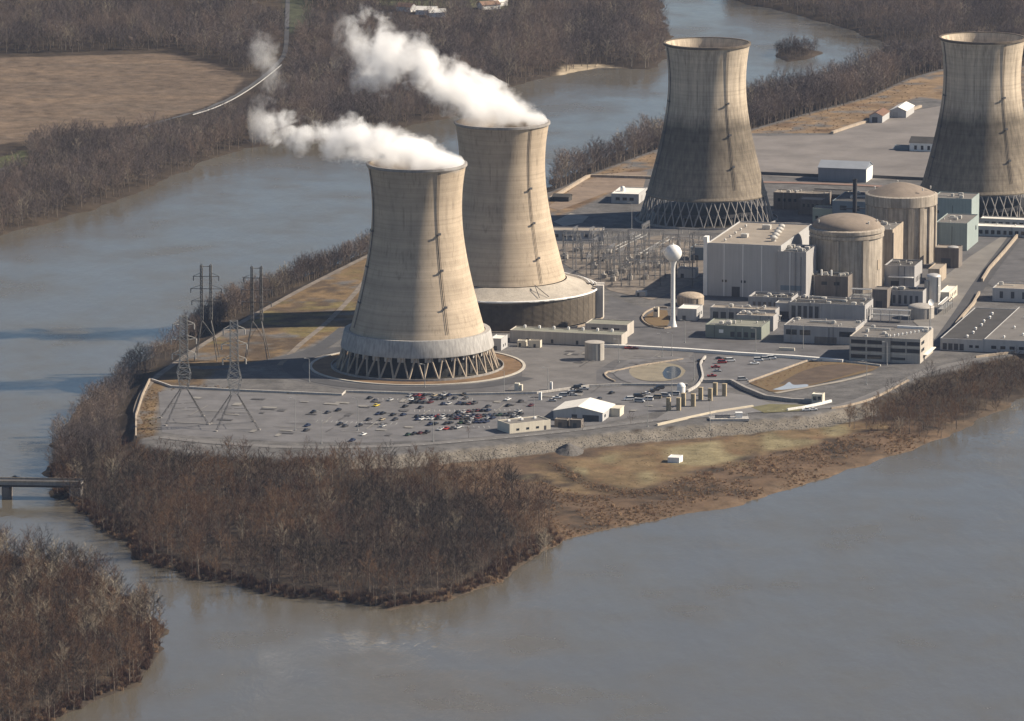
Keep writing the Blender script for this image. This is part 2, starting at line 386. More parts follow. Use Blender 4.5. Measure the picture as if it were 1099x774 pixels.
# ------------------------------------------------------------------ river
wm = bpy.data.materials.new("river_water"); wm.use_nodes = True
n, l = wm.node_tree.nodes, wm.node_tree.links
p = n["Principled BSDF"]
tc = n.new("ShaderNodeTexCoord")
def nzw(sx, sy, det, off=0):
    mp = n.new("ShaderNodeMapping"); mp.inputs["Scale"].default_value = (sx, sy, 1); mp.inputs["Location"].default_value = (off, off, 0); mp.inputs["Rotation"].default_value = (0, 0, R(8))
    l.new(tc.outputs["Object"], mp.inputs[0])
    t = n.new("ShaderNodeTexNoise"); t.inputs["Scale"].default_value = 1; t.inputs["Detail"].default_value = det; t.inputs["Roughness"].default_value = .6
    l.new(mp.outputs[0], t.inputs["Vector"]); return t.outputs["Fac"]
broad = nzw(.030, .011, 9)
mx = n.new("ShaderNodeMix"); mx.data_type = 'RGBA'
mx.inputs[6].default_value = (.088, .077, .058, 1); mx.inputs[7].default_value = (.106, .094, .071, 1)
l.new(broad, mx.inputs[0]); l.new(mx.outputs[2], p.inputs["Base Color"])
p.inputs["IOR"].default_value = 1.42
rr = n.new("ShaderNodeMapRange"); rr.inputs[1].default_value = .35; rr.inputs[2].default_value = .65; rr.inputs[3].default_value = .06; rr.inputs[4].default_value = .30
l.new(nzw(.016, .013, 9, 9), rr.inputs[0]); l.new(rr.outputs[0], p.inputs["Roughness"])
b1 = n.new("ShaderNodeBump"); b1.inputs["Distance"].default_value = .30; b1.inputs["Strength"].default_value = .28
ad = n.new("ShaderNodeMath"); ad.operation = 'MULTIPLY_ADD'; ad.inputs[1].default_value = 5.0; l.new(nzw(.07, .022, 4, 14), ad.inputs[0]); l.new(nzw(.26, .07, 2, 4), ad.inputs[2])
l.new(ad.outputs[0], b1.inputs["Height"])
l.new(b1.outputs[0], p.inputs["Normal"])
mb = MB(); mb.add([(-5200, -400, 0), (5200, -400, 0), (5200, 12000, 0), (-5200, 12000, 0)], [(0, 1, 2, 3)])
water = mb.build("river_water", wm)
tag(water, "wide grey brown river flowing round the wooded island", "river", kind="structure")
# ================================================================== cooling towers
PROF = [(39.9, 13.5), (38.6, 17.5), (36.6, 25), (35.0, 31), (32.3, 42), (29.9, 52), (27.8, 62), (26.3, 72), (25.5, 81), (25.1, 90), (25.3, 98), (26.0, 105), (26.9, 111), (27.4, 114)]
def prof_fine(k=4):
    z = np.array([p[1] for p in PROF]); r = np.array([p[0] for p in PROF]); zz = np.linspace(z[0], z[-1], 44)
    c = np.polyfit(z, r, 5); return [(float(np.polyval(c, v)), float(v)) for v in zz]
PF = prof_fine()
def prof_r(z): return float(np.interp(z, [p[1] for p in PF], [p[0] for p in PF]))
shell_plain = shell_mat("tower_concrete", (.47, .385, .29), 'plain')  # unstained concrete of the steaming pair
shell_old = shell_mat("stained_tower_concrete", (.58, .49, .38), 'stained')
conc_pale = mat("pale_concrete", (.50, .47, .43), .85, .15, .12, streak=.25)
conc_grey = mat("grey_concrete", (.30, .28, .26), .9, .2, .2, streak=.2)
conc_tan = mat("tan_concrete", (.40, .33, .255), .9, .16, .15, streak=.3)
dark_fill = mat("dark_fill", (.035, .035, .035), .9, .3, .4)
steel_dark = mat("dark_steel", (.07, .07, .075), .6, .25, .5, metal=.2)
steel_pale = mat("galvanised_steel", (.34, .34, .33), .5, .2, .4, metal=.3)
white = mat("white_paint", (.78, .77, .74), .55, .07, .2, streak=.10)
def cooling_tower(cx, cy, label, kind):
    t = thing("cooling_tower", label, "cooling tower", (cx, cy, ZP), 0, "four hyperbolic cooling towers of the plant")
    sm = shell_plain if kind in ('ring', 'skirt') else shell_old
    pr = [p for p in PF if p[1] >= (21 if kind == 'skirt' else 17 if kind == 'old' else 14)]
    z0 = pr[0][1]
    out = [(r, z) for r, z in pr]; inn = [(r - .7, z) for r, z in reversed(pr)]
    mb = MB(); mb.lathe(out + [(27.6, 114.0), (27.9, 114.05), (27.9, 115.0), (26.9, 115.0)] + inn, 128, closed=True)
    smooth_by_angle(mb.build("shell", sm, t), 40)
    rb = MB(); rb.lathe([(27.95, 113.5), (28.15, 113.7), (28.15, 115.1), (26.8, 115.1), (26.8, 114.6), (27.9, 114.6)], 96); smooth_by_angle(rb.build("rim", mat("rim_dark", (.13, .105, .08), .9, .3, .3) if kind == 'old' else conc_grey, t), 25)
    # climbing rail with its landings
    for ang in ((-62, -160) if kind != 'skirt' else (-52,)):
        lad = MB(); a = R(ang); zz = np.linspace(24, 113, 40)
        for i in range(len(zz) - 1):
            P = [(prof_r(z) + .45) for z in (zz[i], zz[i + 1])]
            for da in (-.014, .014):
                lad.tube((P[0] * math.cos(a + da), P[0] * math.sin(a + da), zz[i]), (P[1] * math.cos(a + da), P[1] * math.sin(a + da), zz[i + 1]), .16, n=4, caps=False)
        lo = lad.build("ladder", steel_dark, t)
        for zl in (38, 58, 78):
            r = prof_r(zl)
            pb = MB(); pb.box(-1.0, 1.0, 0, 1.6, -.15, .1); pb.box(-1.0, 1.0, 1.5, 1.6, .1, 1.2)
            o = pb.build("landing", steel_dark, lo, (r * math.cos(a), r * math.sin(a), zl), a - R(90))
    nleg = 34 if kind == 'ring' else 42
    if kind != 'skirt':
        zt, rt, rb = (17.2, prof_r(17) - .3, 43.6) if kind == 'old' else (13.0, 41.0, 45.4)
        if kind == 'ring':
            rg = MB(); rg.lathe([(prof_r(20.5) + .3, 21.2), (40.9, 21.4), (41.2, 20.6), (42.9, 12.8), (42.9, 12.0), (41.9, 12.0), (prof_r(14) + .02, 14)], 96)
            smooth_by_angle(rg.build("collar_ring", mat("collar_concrete", (.41, .395, .375), .85, .16, .15, streak=.3), t), 25)
            for i in range(34):
                a0, a1 = 2 * math.pi * (i + .12) / 34, 2 * math.pi * (i + .7) / 34
                pn = MB(); pn.add([(rr0 * math.cos(a), rr0 * math.sin(a), z) for rr0 in (41.6, 41.3) for z in (9.4, 12.05) for a in (a0, a1)],
                       [(0, 1, 3, 2), (5, 4, 6, 7), (0, 2, 6, 4), (1, 5, 7, 3), (0, 4, 5, 1)])
                pn.build("air_panel", conc_pale, t)
        else:
            rg = MB(); rg.lathe([(prof_r(17) - .4, 16.6), (prof_r(17) + .35, 16.6), (prof_r(17) + .5, 17.4), (prof_r(19) + .02, 19)], 96); rg.build("lintel_ring", sm, t)
        for i in range(nleg):
            a = 2 * math.pi * i / nleg; h = math.pi / nleg
            for s in (-1, 1):
                mb = MB()
                if kind == 'ring':
                    mb.tube((rb * math.cos(a), rb * math.sin(a), 0), (rt * math.cos(a + s * h * .94), rt * math.sin(a + s * h * .94), zt), .62, .5, 6)
                else:
                    k = 1.0
                    mb.tube((rb * math.cos(a), rb * math.sin(a), 0), (rt * math.cos(a + s * h * 1.9), rt * math.sin(a + s * h * 1.9), zt), .42, .36, 6)
                mb.build("column", conc_grey if kind == 'old' else conc_tan, t)
        f = MB()
        if kind == 'ring': f.lathe([(38.5, 0), (38.5, 13.6)], 72); f.lathe([(38.4, 13.4), (.1, 13.4)], 72)
        else: f.lathe([(34, 5.2), (34, 7.2)], 72); f.lathe([(34, 7.2), (.1, 7.2)], 72); f.lathe([(.1, 5.2), (34, 5.2)], 72)
        f.build("fill_deck", dark_fill if kind == 'ring' else steel_dark, t)
        if kind == 'old':
            rs = random.Random(cx)
            for i in range(26):
                a = 2 * math.pi * (i + .5) / 26
                b = MB(); b.box(-.4, .4, -.4, .4, 0, 5.2); b.build("fill_post", conc_grey, t, (33 * math.cos(a), 33 * math.sin(a), 0), a)
        bw = MB(); R0 = 48.5 if kind == 'ring' else 46.5
        bw.lathe([(R0, -.2), (R0, 1.3), (R0 - .5, 1.3), (R0 - .5, .35)], 96)
        bw.build("basin_wall", conc_grey, t)
        wt = MB(); wt.lathe([(R0 - .5, .35), (.1, .35)], 72)
        wt.build("basin_floor", mat("basin_sludge", (.06, .055, .045), .5, .3, .1), t)
    else:
        dk = MB(); dk.lathe([(prof_r(21) + .3, 22.6), (40.2, 21.8), (41.2, 21.0), (55.6, 16.9)], 112)
        smooth_by_angle(dk.build("skirt_roof", mat("skirt_concrete", (.40, .36, .305), .9, .18, .15, streak=.2), t), 30)
        rm = MB()
        for rr, zz in ((56.2, 17.3), (53.6, 18.4), (51.2, 19.1)):
            for i in range(112):
                a, b = 2 * math.pi * i / 112, 2 * math.pi * (i + 1) / 112
                if rr > 56 or (-20 < math.degrees(a) < 95):
                    rm.tube((rr * math.cos(a), rr * math.sin(a), zz), (rr * math.cos(b), rr * math.sin(b), zz), .62, n=6, caps=False)
        smooth_by_angle(rm.build("distribution_pipe", white, t), 60)
        lv = MB(); N = 22
        prof = []
        for i in range(N):
            z = .6 + i * (16.0 - .6) / N; prof += [(55.3, z), (55.9, z + .35)]
        lv.lathe(prof + [(55.3, 16.6)], 112); lv.build("louvre_wall", mat("louvre_brown", (.125, .104, .080), .7, .25, .3), t)
        ps = MB()
        for i in range(56):
            a = 2 * math.pi * i / 56; ps.tube((56.0 * math.cos(a), 56.0 * math.sin(a), 0), (56.0 * math.cos(a), 56.0 * math.sin(a), 16.8), .07, n=4)
        ps.build("louvre_frame", steel_dark, t)
        for a in (-8, -1):
            b = MB(); b.box(-1.4, 3.2, -2.4, 2.4, 0, 19.5); b.build("riser_pier", conc_pale, t, (56.8 * math.cos(R(a)), 56.8 * math.sin(R(a)), 0), R(a))
        dr = MB(); a0 = R(-62)
        for da in (-.06, .06):
            dr.tube((40.4 * math.cos(a0), 40.4 * math.sin(a0), 24), (52 * math.cos(a0 + da), 52 * math.sin(a0 + da), 18.6), .22, n=5)
        dr.build("roof_ladder", steel_dark, t)
        bw = MB(); bw.lathe([(60, -.2), (60, .9), (59.4, .9), (59.4, .05), (56, .05)], 96); bw.build("basin_wall", conc_tan, t)
    return t
p1 = G(448, 393); p2 = G(539, 338.5); p3 = G(758, 235); p4 = G(1052, 228)
cooling_tower(p1.x, p1.y, "tan steaming cooling tower nearest the car park, on open slanted columns with a pale collar", 'ring')
cooling_tower(p2.x, p2.y, "tan steaming cooling tower with a wide louvred skirt around its foot", 'skirt')
cooling_tower(p3.x, p3.y, "idle cooling tower with dark stained lower half, beside the river trees", 'old')
cooling_tower(p4.x, p4.y, "idle stained cooling tower farthest right, behind the twin reactor domes", 'old')
# ================================================================== pavements, roads, walls on the plateau
asphalt = mat("asphalt", (.120, .117, .120), .9, .26, .09, bump=.02, bscale=.8)
asphalt_old = mat("old_asphalt", (.092, .090, .093), .9, .3, .09)
asphalt_dark = mat("dark_asphalt", (.060, .060, .064), .88, .2, .08)
gravel_tan = mat("tan_gravel", (.155, .132, .11), .95, .4, .2)
gravel_pale = mat("pale_gravel", (.27, .245, .21), .95, .18, .12)
soil_brown = mat("brown_soil", (.15, .095, .052), .95, .35, .12)
grass_dry = mat("dry_grass", (.20, .145, .07), .95, .3, .25, c2=(.12, .075, .04), bump=.3, bscale=.5)
kerb = mat("kerb_concrete", (.42, .39, .34), .85, .15, .2)
line_white = mat("road_marking", (.62, .62, .58), .8, .15, .3)
LAYER = [0]
def nextz(z):
    LAYER[0] += 1; return z + .008 * LAYER[0]
def sheet(name, px, z, m, label, world=False, sm=0):
    z = nextz(z)
    pts = px if world else GP(px, z)
    if sm: pts = spline(list(pts) + [pts[0]], sm)[:-1]
    mb = MB(); mb.poly(pts, z); o = mb.build(name, m)
    return tag(o, label, "pavement", kind="structure")
def road(name, px, w, z, m, label, world=False, k=6, drape=False):
    z = nextz(z)
    pts = px if world else GP(px, z)
    mb = MB(); mb.ribbon(spline(pts, k), w, z)
    if drape: mb.v = [(x, y, height(x, y) + .35) for x, y, _ in mb.v]
    o = mb.build(name, m)
    return tag(o, label, "road", kind="structure")
def disc(c, r, n=72, a0=0, a1=360): return [(c[0] + r * math.cos(R(a0 + (a1 - a0) * i / n)), c[1] + r * math.sin(R(a0 + (a1 - a0) * i / n))) for i in range(n + (a1 - a0 < 360))]
z1, z2, z3 = ZP, ZP + .04, ZP + .08
sheet("parking_lot", [(170,421),(184,418),(367,426),(372,423),(480,426),(576,424),(632,416.5),(668,415),(738,416),(742,428),(700,443),(640,456),(560,465),(480,472),(400,475),(300,474),(205,468),(174,464)], z1, asphalt, "worn grey car park in front of the steaming towers")
sheet("plant_yard", [(372,419),(480,421),(576,420),(632,412),(668,411),(738,412),(752,395),(760,384),(905,392),(985,392),(1010,378),(1003,345),(1090,240),(1060,228),(1000,250),(900,250),(830,245),(757,256),(757,318),(690,330),(655,318),(640,360),(560,372),(520,360),(390,365),(330,390),(300,405)], z1, asphalt_old, "dark paved yard between the plant buildings")
sheet("visitor_parking", [(757,385),(778,379),(910,391),(870,387),(806,411),(790,416),(760,419),(745,414),(752,397)], z2, asphalt, "small car park beside the brown retention basin")
sheet("far_yard", [(800,146),(893,145),(932,131),(985,118),(1020,112),(1130,116),(1150,190),(1000,192),(935,193),(875,192),(812,188),(792,170)], z1, mat("far_concrete", (.165, .150, .140), .9, .25, .035), "wide bare paved yard behind the domes", )
sheet("east_yard", [(1030,250),(1100,240),(1200,240),(1200,335),(1092,300),(1070,310),(1050,300)], z2, asphalt_old, "grey yard right of the service road")
sheet("switchyard_gravel", [(596,262),(655,262),(712,252),(757,258),(756,300),(700,322),(655,312),(625,295),(600,280)], z2, gravel_tan, "tan gravel under the switchyard")
sheet("fenced_gravel", [(625,195),(655,186),(695,184),(690,203),(650,207),(600,226),(588,222)], z2, mat("brown_gravel", (.185, .140, .105), .95, .3, .08), "brown gravel field behind the towers")
sheet("concrete_pad", [(594,238),(612,229),(632,232),(625,239),(605,243)], z2, gravel_pale, "pale concrete pad near the river end of the switchyard")
sheet("tower_yard_front", [(500,380),(560,372),(650,372),(745,378),(735,392),(660,386),(640,398),(640,412),(576,420),(540,420),(560,408),(560,393)], z2, mat("mid_asphalt", (.124, .118, .115), .9, .26, .08), "open yard right of the nearest cooling tower")
for c, r0, nm in ((p1, 59, "nearest"),):
    mb = MB(); mb.poly(disc(c, r0), nextz(z3)); tag(mb.build("tower_apron", soil_brown), "brown earth apron round the nearest steaming cooling tower", "apron", kind="structure")
    mb = MB(); mb.lathe([(r0 + 1.6, ZP), (r0 + 1.6, ZP + .55), (r0, ZP + .55), (r0, ZP)], 96, (c.x, c.y)); tag(mb.build("apron_kerb", kerb), "pale round kerb enclosing the tower's brown apron", "kerb", kind="structure")
road("ring_road", disc(p1, 70, 60, 100, 330), 11, z3, asphalt_dark, "curved dark road round the nearest cooling tower", True, 2)
road("dike_road", [(150,455),(147,438),(162,410),(202,380.5),(242,355.5),(332,306),(402,271)], 3.6, z1, gravel_tan, "pale gravel road along the river dike")
road("grass_track", [(300,392),(322,370),(352,345),(378,318),(396,296)], 3.4, z1, gravel_tan, "pale track crossing the brown grass")
road("west_road", [(215,395),(262,392),(310,383),(345,372),(372,352)], 9, z1, asphalt_dark, "dark road towards the far steaming tower")
road("front_road", [(174,469),(230,475),(320,480),(420,478.5),(480,474.5),(560,467.5),(620,461),(680,453.5),(740,447),(800,442),(850,438.5),(905,434.5),(960,414),(1000,397),(1060,383)], 6.5, z2, mat("road_asphalt", (.14, .134, .13), .9, .2, .1), "access road along the top of the stone dike")
road("oval_road", [(738,389),(728,385),(705,384.5),(680,388),(668,395),(668,402),(680,409),(705,412),(738,411.5)], 9, z3, asphalt, "road looping round the small oval pond")
sheet("oval_lawn", disc(G(700, 400), 1) and [(736,398),(728,392),(710,389),(688,391),(675,397),(677,403),(690,408),(712,409),(730,405)], z2, mat("lawn_gravel", (.20, .175, .13), .95, .25, .12), "pale oval of ground inside the looping road", sm=5)
pond = sheet("oval_pond", [(711,400),(716,394),(726,393.5),(731,398),(728,404),(719,407),(713,405)], z3, mat("pond_water", (.03, .04, .055), .15, .2, .1, spec=.5), "dark small pond inside the looping road", sm=5); pond["category"] = "pond"
sheet("retention_basin", [(804,411),(867,388.5),(900,388.5),(944,393.5),(936,398),(838,421.5),(826,420)], z3, grass_dry, "brown grassy retention basin")
sheet("basin_bed", [(836,412),(862,398),(895,391),(938,394),(925,398),(868,413)], z3 + .04, mat("basin_mud", (.085, .06, .042), .9, .35, .12), "dark mud bed of the retention basin", sm=4)
pud = sheet("puddle", [(829,418),(841,414),(847,410),(852,413),(866,412.5),(866,415),(852,417),(838,418.5)], z3 + .08, mat("puddle_water", (.33, .36, .40), .25, .1, .2, spec=.6), "pale puddle lying in the retention basin", sm=4); pud["category"] = "puddle"
road("basin_path", [(832,422),(870,415),(905,408.5),(935,401)], 3.4, z3, gravel_pale, "pale path along the near side of the retention basin")
sheet("gate_yard", [(700,452),(722,438),(735,424),(760,419),(800,424),(826,432),(862,434),(835,440),(770,447)], z2, mat("gate_asphalt", (.150, .145, .145), .9, .14, .07), "paved strip under the row of square pillars")
sheet("gate_grass", [(806,437),(826,433.5),(866,434.5),(858,441),(820,443)], z3, mat("winter_grass", (.125, .115, .058), .95, .3, .15), "greenish grass wedge by the guard booth")
sheet("reactor_yard", [(980,345),(1010,300),(1040,276),(1090,244),(1097,250),(1050,300),(1012,372)], z2, mat("yard_concrete", (.165, .155, .143), .9, .22, .05), "pale yard right of the twin domes")
road("service_road", [(1006,372),(1030,338),(1055,300),(1085,260),(1102,238)], 9, z3, asphalt_dark, "dark service road running back beside the domes")
road("far_road", [(792,195),(850,196),(930,199),(1005,204)], 7, z3, mat("red_gravel", (.20, .13, .105), .95, .2, .1), "reddish gravel road behind the domes")
road("bank_road", [(309,-20),(309,8),(308,30),(307,50),(303,62),(290,75),(272,89),(250,103),(225,114),(198,122.5),(165,131),(148,140),(141,150)], 3.6, 4.9, mat("bank_asphalt", (.075, .074, .076), .85, .15, .03), "pale road curving between the field and the river trees", drape=True)
road("bank_road", [(-60,196),(0,182),(22,175)], 5, 4.9, MATS["bank_asphalt"], "short stretch of pale road at the left edge")
for nm, mm, sd in (("dark_patches", mat("tar_patch", (.070, .068, .07), .85, .3, .2), 1), ("pale_patches", mat("pale_patch", (.20, .19, .175), .9, .25, .2), 2)):
    mb = MB(); rq = random.Random(sd); zz = nextz(z3)
    yard = GP([(176,424),(367,428),(480,428),(640,414),(735,392),(745,380),(640,375),(560,376),(560,400),(640,412),(740,428),(700,443),(560,463),(400,473),(200,467)]); yx = [p_[0] for p_ in yard]; yy_ = [p_[1] for p_ in yard]
    k = 0
    while k < 46:
        x, y = rq.uniform(min(yx), max(yx)), rq.uniform(min(yy_), max(yy_))
        if sdf(np.array([x]), np.array([y]), yard)[0] < 6: continue
        k += 1; a_ = rq.choice((-.26, 1.31)) + rq.uniform(-.05, .05); L_, w_ = rq.choice(((rq.uniform(8, 30), rq.uniform(.35, .9)), (rq.uniform(3, 9), rq.uniform(2, 5)))); c_, s_ = math.cos(a_), math.sin(a_)
        mb.add([(x + c_ * u - s_ * v, y + s_ * u + c_ * v, zz + .0006 * k) for u, v in ((-L_/2, -w_/2), (L_/2, -w_/2), (L_/2 * .96, w_/2), (-L_/2, w_/2 * .9))], [(0, 1, 2, 3)])
    tag(mb.build(nm, mm), "repair patches and sealed cracks on the yard paving", "pavement", kind="structure")
for nm_, pxs in (("centre_line", [(205,478),(320,482),(420,480),(480,476),(560,469),(620,462.5),(680,455),(740,448.5),(800,443.5),(850,440)]),):
    mb = MB(); P_ = spline(GP(pxs, z2), 20)
    for i in range(0, len(P_) - 1, 3): mb.ribbon(P_[i:i + 2], .2, nextz(z3) if i == 0 else z3 + .4)
    tag(mb.build(nm_, line_white), "dashed centre line of the dike road", "road marking", kind="structure")
# painted bay lines in the big lot
mb = MB()
for (xa, ya, xb, yb) in ((395,428.5,508,428.5),(445,441,560,440),(445,450,562,448),(465,459,530,458),(340,452,430,455)):
    a, b = G(xa, ya, z2), G(xb, yb, z2); zb = z1 + .06; nn = int((b - a).length / 2.7); d = (b - a).normalized(); v = Vector((-d.y, d.x, 0))
    for i in range(nn + 1):
        q = a + d * (2.7 * i); mb.ribbon([tuple((q - v * 2.6)[:2]), tuple((q + v * 2.6)[:2])], .13, zb)
tag(mb.build("bay_lines", line_white), "white painted bay lines in the car park", "road marking", kind="structure")

def wall(name, label, cat, px, h, th, m, z=ZP, k=1, post=0, coping=None):
    """a low wall, barrier, pipe bank or fence following the ground"""
    pts = GP(px, z); pts = spline(pts, k) if k > 1 else pts
    P = Vector((*pts[0], z)); loc = [(p[0] - P.x, p[1] - P.y) for p in pts]
    mb = MB(); mb.ribbon(loc, th, -.1, h)
    if not coping: return tag(mb.build(name, m, None, P), label, cat)
    t = thing(name, label, cat, P); mb.build("panel", m, t)
    cb = MB(); cb.ribbon(loc, th + .3, h, h + .25); cb.build("coping", coping, t)
    return t
wall("flood_wall", "long pale flood wall between the car park and the nearest steaming tower", "wall", [(161,408),(166,409.5),(184,416),(260,420),(367,424.5),(371,421),(420,422.5),(480,424.5),(576,422.5),(632,415),(668,413.5),(738,414)], 1.1, .9, conc_pale)
wall("flood_wall", "tall pale retaining wall along the left end of the brown verge", "wall", [(161,408),(153,425),(146,447),(146,470)], 1.3, .8, conc_tan)
wall("covered_walkway", "long white walkway running from the silver tank towards the office block", "walkway", [(645,372.5),(680,374),(735,377),(790,381),(850,384.5),(905,389)], 1.7, 2.6, mat("walkway_white", (.66, .64, .60), .7, .1, .2))
wall("curved_barrier", "white curved barrier between the pond loop and the small car park", "barrier", [(757,384),(752,391),(753,398),(754,406),(748,415),(738,421)], 1.3, 1.0, conc_pale, k=5)
wall("oval_barrier", "low pale kerb wall on the left of the looping pond road", "barrier", [(733,386),(700,391),(682,394),(664,398),(650,401),(652,406),(660,410)], .8, .8, conc_tan, k=4)
wall("security_barrier", "grey barrier bending from the square pillars to the guard booth", "barrier", [(754,411),(785,411),(800,419),(822,428),(850,431.5),(874,432.5)], 2.0, 2.0, conc_grey)
wall("basin_wall", "pale wall along the upper left side of the retention basin", "wall", [(803,410.5),(835,399),(866,388)], .9, .8, conc_tan)
wall("basin_wall", "pale wall along the office side of the retention basin", "wall", [(872,387.5),(900,387.5),(945,393)], .9, .8, conc_pale)
wall("ramp_wall", "long pale ramp wall below the row of square pillars", "wall", [(705,457),(740,449),(768,443),(808,437)], 1.1, 1.2, mat("ramp_stone", (.52, .46, .36), .85, .12, .2))
wall("gate_wall", "bright white wall running from the guard booth down to the dike", "wall", [(845,441),(862,438.5),(878,435),(892,431.5)], 1.3, 1.1, white)
wall("dike_parapet", "pale parapet curving along the dike above the right hand trees", "wall", [(892,439),(910,436),(935,429),(958,418),(975,409)], .9, .9, conc_tan, k=4)
wall("dike_parapet", "pale parapet in front of the dark roofed warehouse", "wall", [(1047,384.5),(1060,382.5),(1085,379.5),(1110,377)], 1.2, 1.2, conc_tan)
wall("service_wall", "long tan wall beside the dark service road, right of the domes", "wall", [(1054,303),(1062,290),(1078,272),(1092,255)], 2.4, 1.2, conc_tan)
wall("service_wall", "shorter tan wall beside the dark service road, near the office", "wall", [(1026,350),(1034,340),(1045,327),(1051,316)], 2.0, 1.2, conc_tan)
wall("far_dike_wall", "pale wall ending at the pair of white sheds behind the domes", "wall", [(893,143.5),(912,137),(931,131)], 1.6, 2.2, conc_tan)
wall("far_dike_wall", "short pale wall right of the pair of white sheds", "wall", [(978,119),(988,115)], 1.6, 2.2, conc_tan)
wall("river_dike_wall", "tan wall on the river dike between the two tower pairs", "wall", [(588,216),(604,207),(630,191),(634,190),(700,192)], 1.8, 2.0, conc_tan)
wall("yard_fence", "long dark fence across the bare yard behind the domes", "fence", [(805,187),(878,190)], 2.0, .35, steel_dark)
wall("yard_fence", "long dark fence right of the blue hangar behind the domes", "fence", [(935,191),(1000,194)], 2.0, .35, steel_dark)
wall("guardrail", "white guardrail on the river side of the curving bank road", "guardrail", [(302,70),(290,80),(272,93.5),(250,107),(228,117),(207,123.5)], .7, .2, mat("rail_steel", (.38, .38, .38), .5, .1, .3), z=5, k=3)
# ================================================================== buildings
lav = mat("pale_cladding", (.42, .415, .41), .6, .07, .06, streak=.12)
lav2 = mat("grey_cladding", (.355, .345, .34), .65, .08, .08, streak=.15)
beige = mat("beige_panel", (.44, .40, .35), .75, .1, .1, streak=.18)
cream = mat("cream_panel", (.60, .55, .45), .75, .08, .1, streak=.12)
teal = mat("teal_cladding", (.28, .33, .32), .6, .08, .08, streak=.12)
teal_d = mat("blue_cladding", (.15, .19, .225), .6, .1, .08, streak=.1)
brown_c = mat("brown_concrete", (.19, .165, .145), .85, .15, .15, streak=.25)
roof_grey = mat("grey_roof", (.145, .135, .125), .9, .16, .1)
roof_dark = mat("dark_roof", (.055, .052, .05), .9, .22, .12)
roof_tan = mat("tan_roof", (.26, .225, .185), .9, .15, .1)
roof_green = mat("green_grey_roof", (.20, .20, .165), .8, .12, .1)
roof_white = mat("white_roof", (.72, .69, .63), .6, .07, .15, streak=.05)
glass = mat("window_glass", (.02, .026, .034), .12, .2, 1., spec=.5)
steel_tank = mat("tank_steel", (.40, .37, .33), .55, .1, .2, streak=.2)
vent_m = mat("vent_metal", (.52, .50, .46), .5, .12, .5, metal=.2)
conc_rb = mat('reactor_concrete', (.42, .365, .30), .9, .2, .2, streak=.42)
U15 = R(-15)
def box_house(name, label, cat, px, py, w, d, h, wm_, rm_, rz=U15, par=.5, group=None, loc=None, loz=None):
    P = loc or G(px, py, ZP); t = thing(name, label, cat, (P[0], P[1], loz if loz is not None else ZP - .02), rz, group)
    mb = MB(); e = .35
    mb.add([(0,0,-.1),(w,0,-.1),(w,d,-.1),(0,d,-.1),(0,0,h),(w,0,h),(w,d,h),(0,d,h),(e,e,h),(w-e,e,h),(w-e,d-e,h),(e,d-e,h),(e,e,h-par),(w-e,e,h-par),(w-e,d-e,h-par),(e,d-e,h-par)],
           [(0,1,5,4),(1,2,6,5),(2,3,7,6),(3,0,4,7),(4,5,9,8),(5,6,10,9),(6,7,11,10),(7,4,8,11),(8,9,13,12),(9,10,14,13),(10,11,15,14),(11,8,12,15)])
    mb.build("wall", wm_, t)
    rb = MB(); rb.add([(e,e,h-par+.03),(w-e,e,h-par+.03),(w-e,d-e,h-par+.03),(e,d-e,h-par+.03)], [(0,1,2,3)]); rb.build("roof", rm_, t)
    t["_dim"] = (w, d, h, par); return t
def gable_house(name, label, cat, px, py, w, d, h, hr, wm_, rm_, rz=U15, along='y', group=None, ov=.5, z=None):
    P = G(px, py, ZP if z is None else z); t = thing(name, label, cat, P, rz, group)
    mb = MB()
    if along == 'y':
        mb.add([(0,0,-.1),(w,0,-.1),(w,d,-.1),(0,d,-.1),(0,0,h),(w,0,h),(w,d,h),(0,d,h),(w/2,0,hr),(w/2,d,hr)], [(0,1,5,8,4),(1,2,6,5),(2,3,7,9,6),(3,0,4,7)])
        s = (hr - h) / (w / 2); z0 = h - ov * s + .06
        r = [(-ov,-ov,z0),(w/2,-ov,hr+.06),(w+ov,-ov,z0),(-ov,d+ov,z0),(w/2,d+ov,hr+.06),(w+ov,d+ov,z0)]
        f = [(0,1,4,3),(1,2,5,4)]
    else:
        mb.add([(0,0,-.1),(w,0,-.1),(w,d,-.1),(0,d,-.1),(0,0,h),(w,0,h),(w,d,h),(0,d,h),(0,d/2,hr),(w,d/2,hr)], [(0,1,5,4),(1,2,6,9,5),(2,3,7,6),(3,0,4,8,7)])
        s = (hr - h) / (d / 2); z0 = h - ov * s + .06
        r = [(-ov,-ov,z0),(-ov,d/2,hr+.06),(-ov,d+ov,z0),(w+ov,-ov,z0),(w+ov,d/2,hr+.06),(w+ov,d+ov,z0)]
        f = [(0,3,4,1),(1,4,5,2)]
    mb.build("wall", wm_, t)
    rb = MB(); rb.add(r + [(x, y, zz + .22) for x, y, zz in r], [tuple(i + 6 for i in q) for q in f] + [tuple(reversed(q)) for q in f] + ([(0,2,8,6),(3,9,11,5),(0,6,9,3),(2,5,11,8)] if False else []))
    n_ = 6; edges = [(0,1),(1,2),(2,5),(5,4),(4,3),(3,0)] if True else []
    rb.f += [(a, b, b + 6, a + 6) for a, b in edges]; rb.m += [0] * len(edges)
    rb.build("roof", rm_, t)
    t["_dim"] = (w, d, h, .0); return t
def panel(t, name, face, a0, a1, z0, z1, m, th=.06):
    """a pane, door or panel set on a wall face: F front, R right, L left"""
    w, d, h, _ = t["_dim"]; mb = MB()
    if face == 'F': mb.box(a0, a1, -th, .02, z0, z1)
    elif face == 'R': mb.box(w - .02, w + th, a0, a1, z0, z1)
    else: mb.box(-th, .02, a0, a1, z0, z1)
    return mb.build(name, m, t)
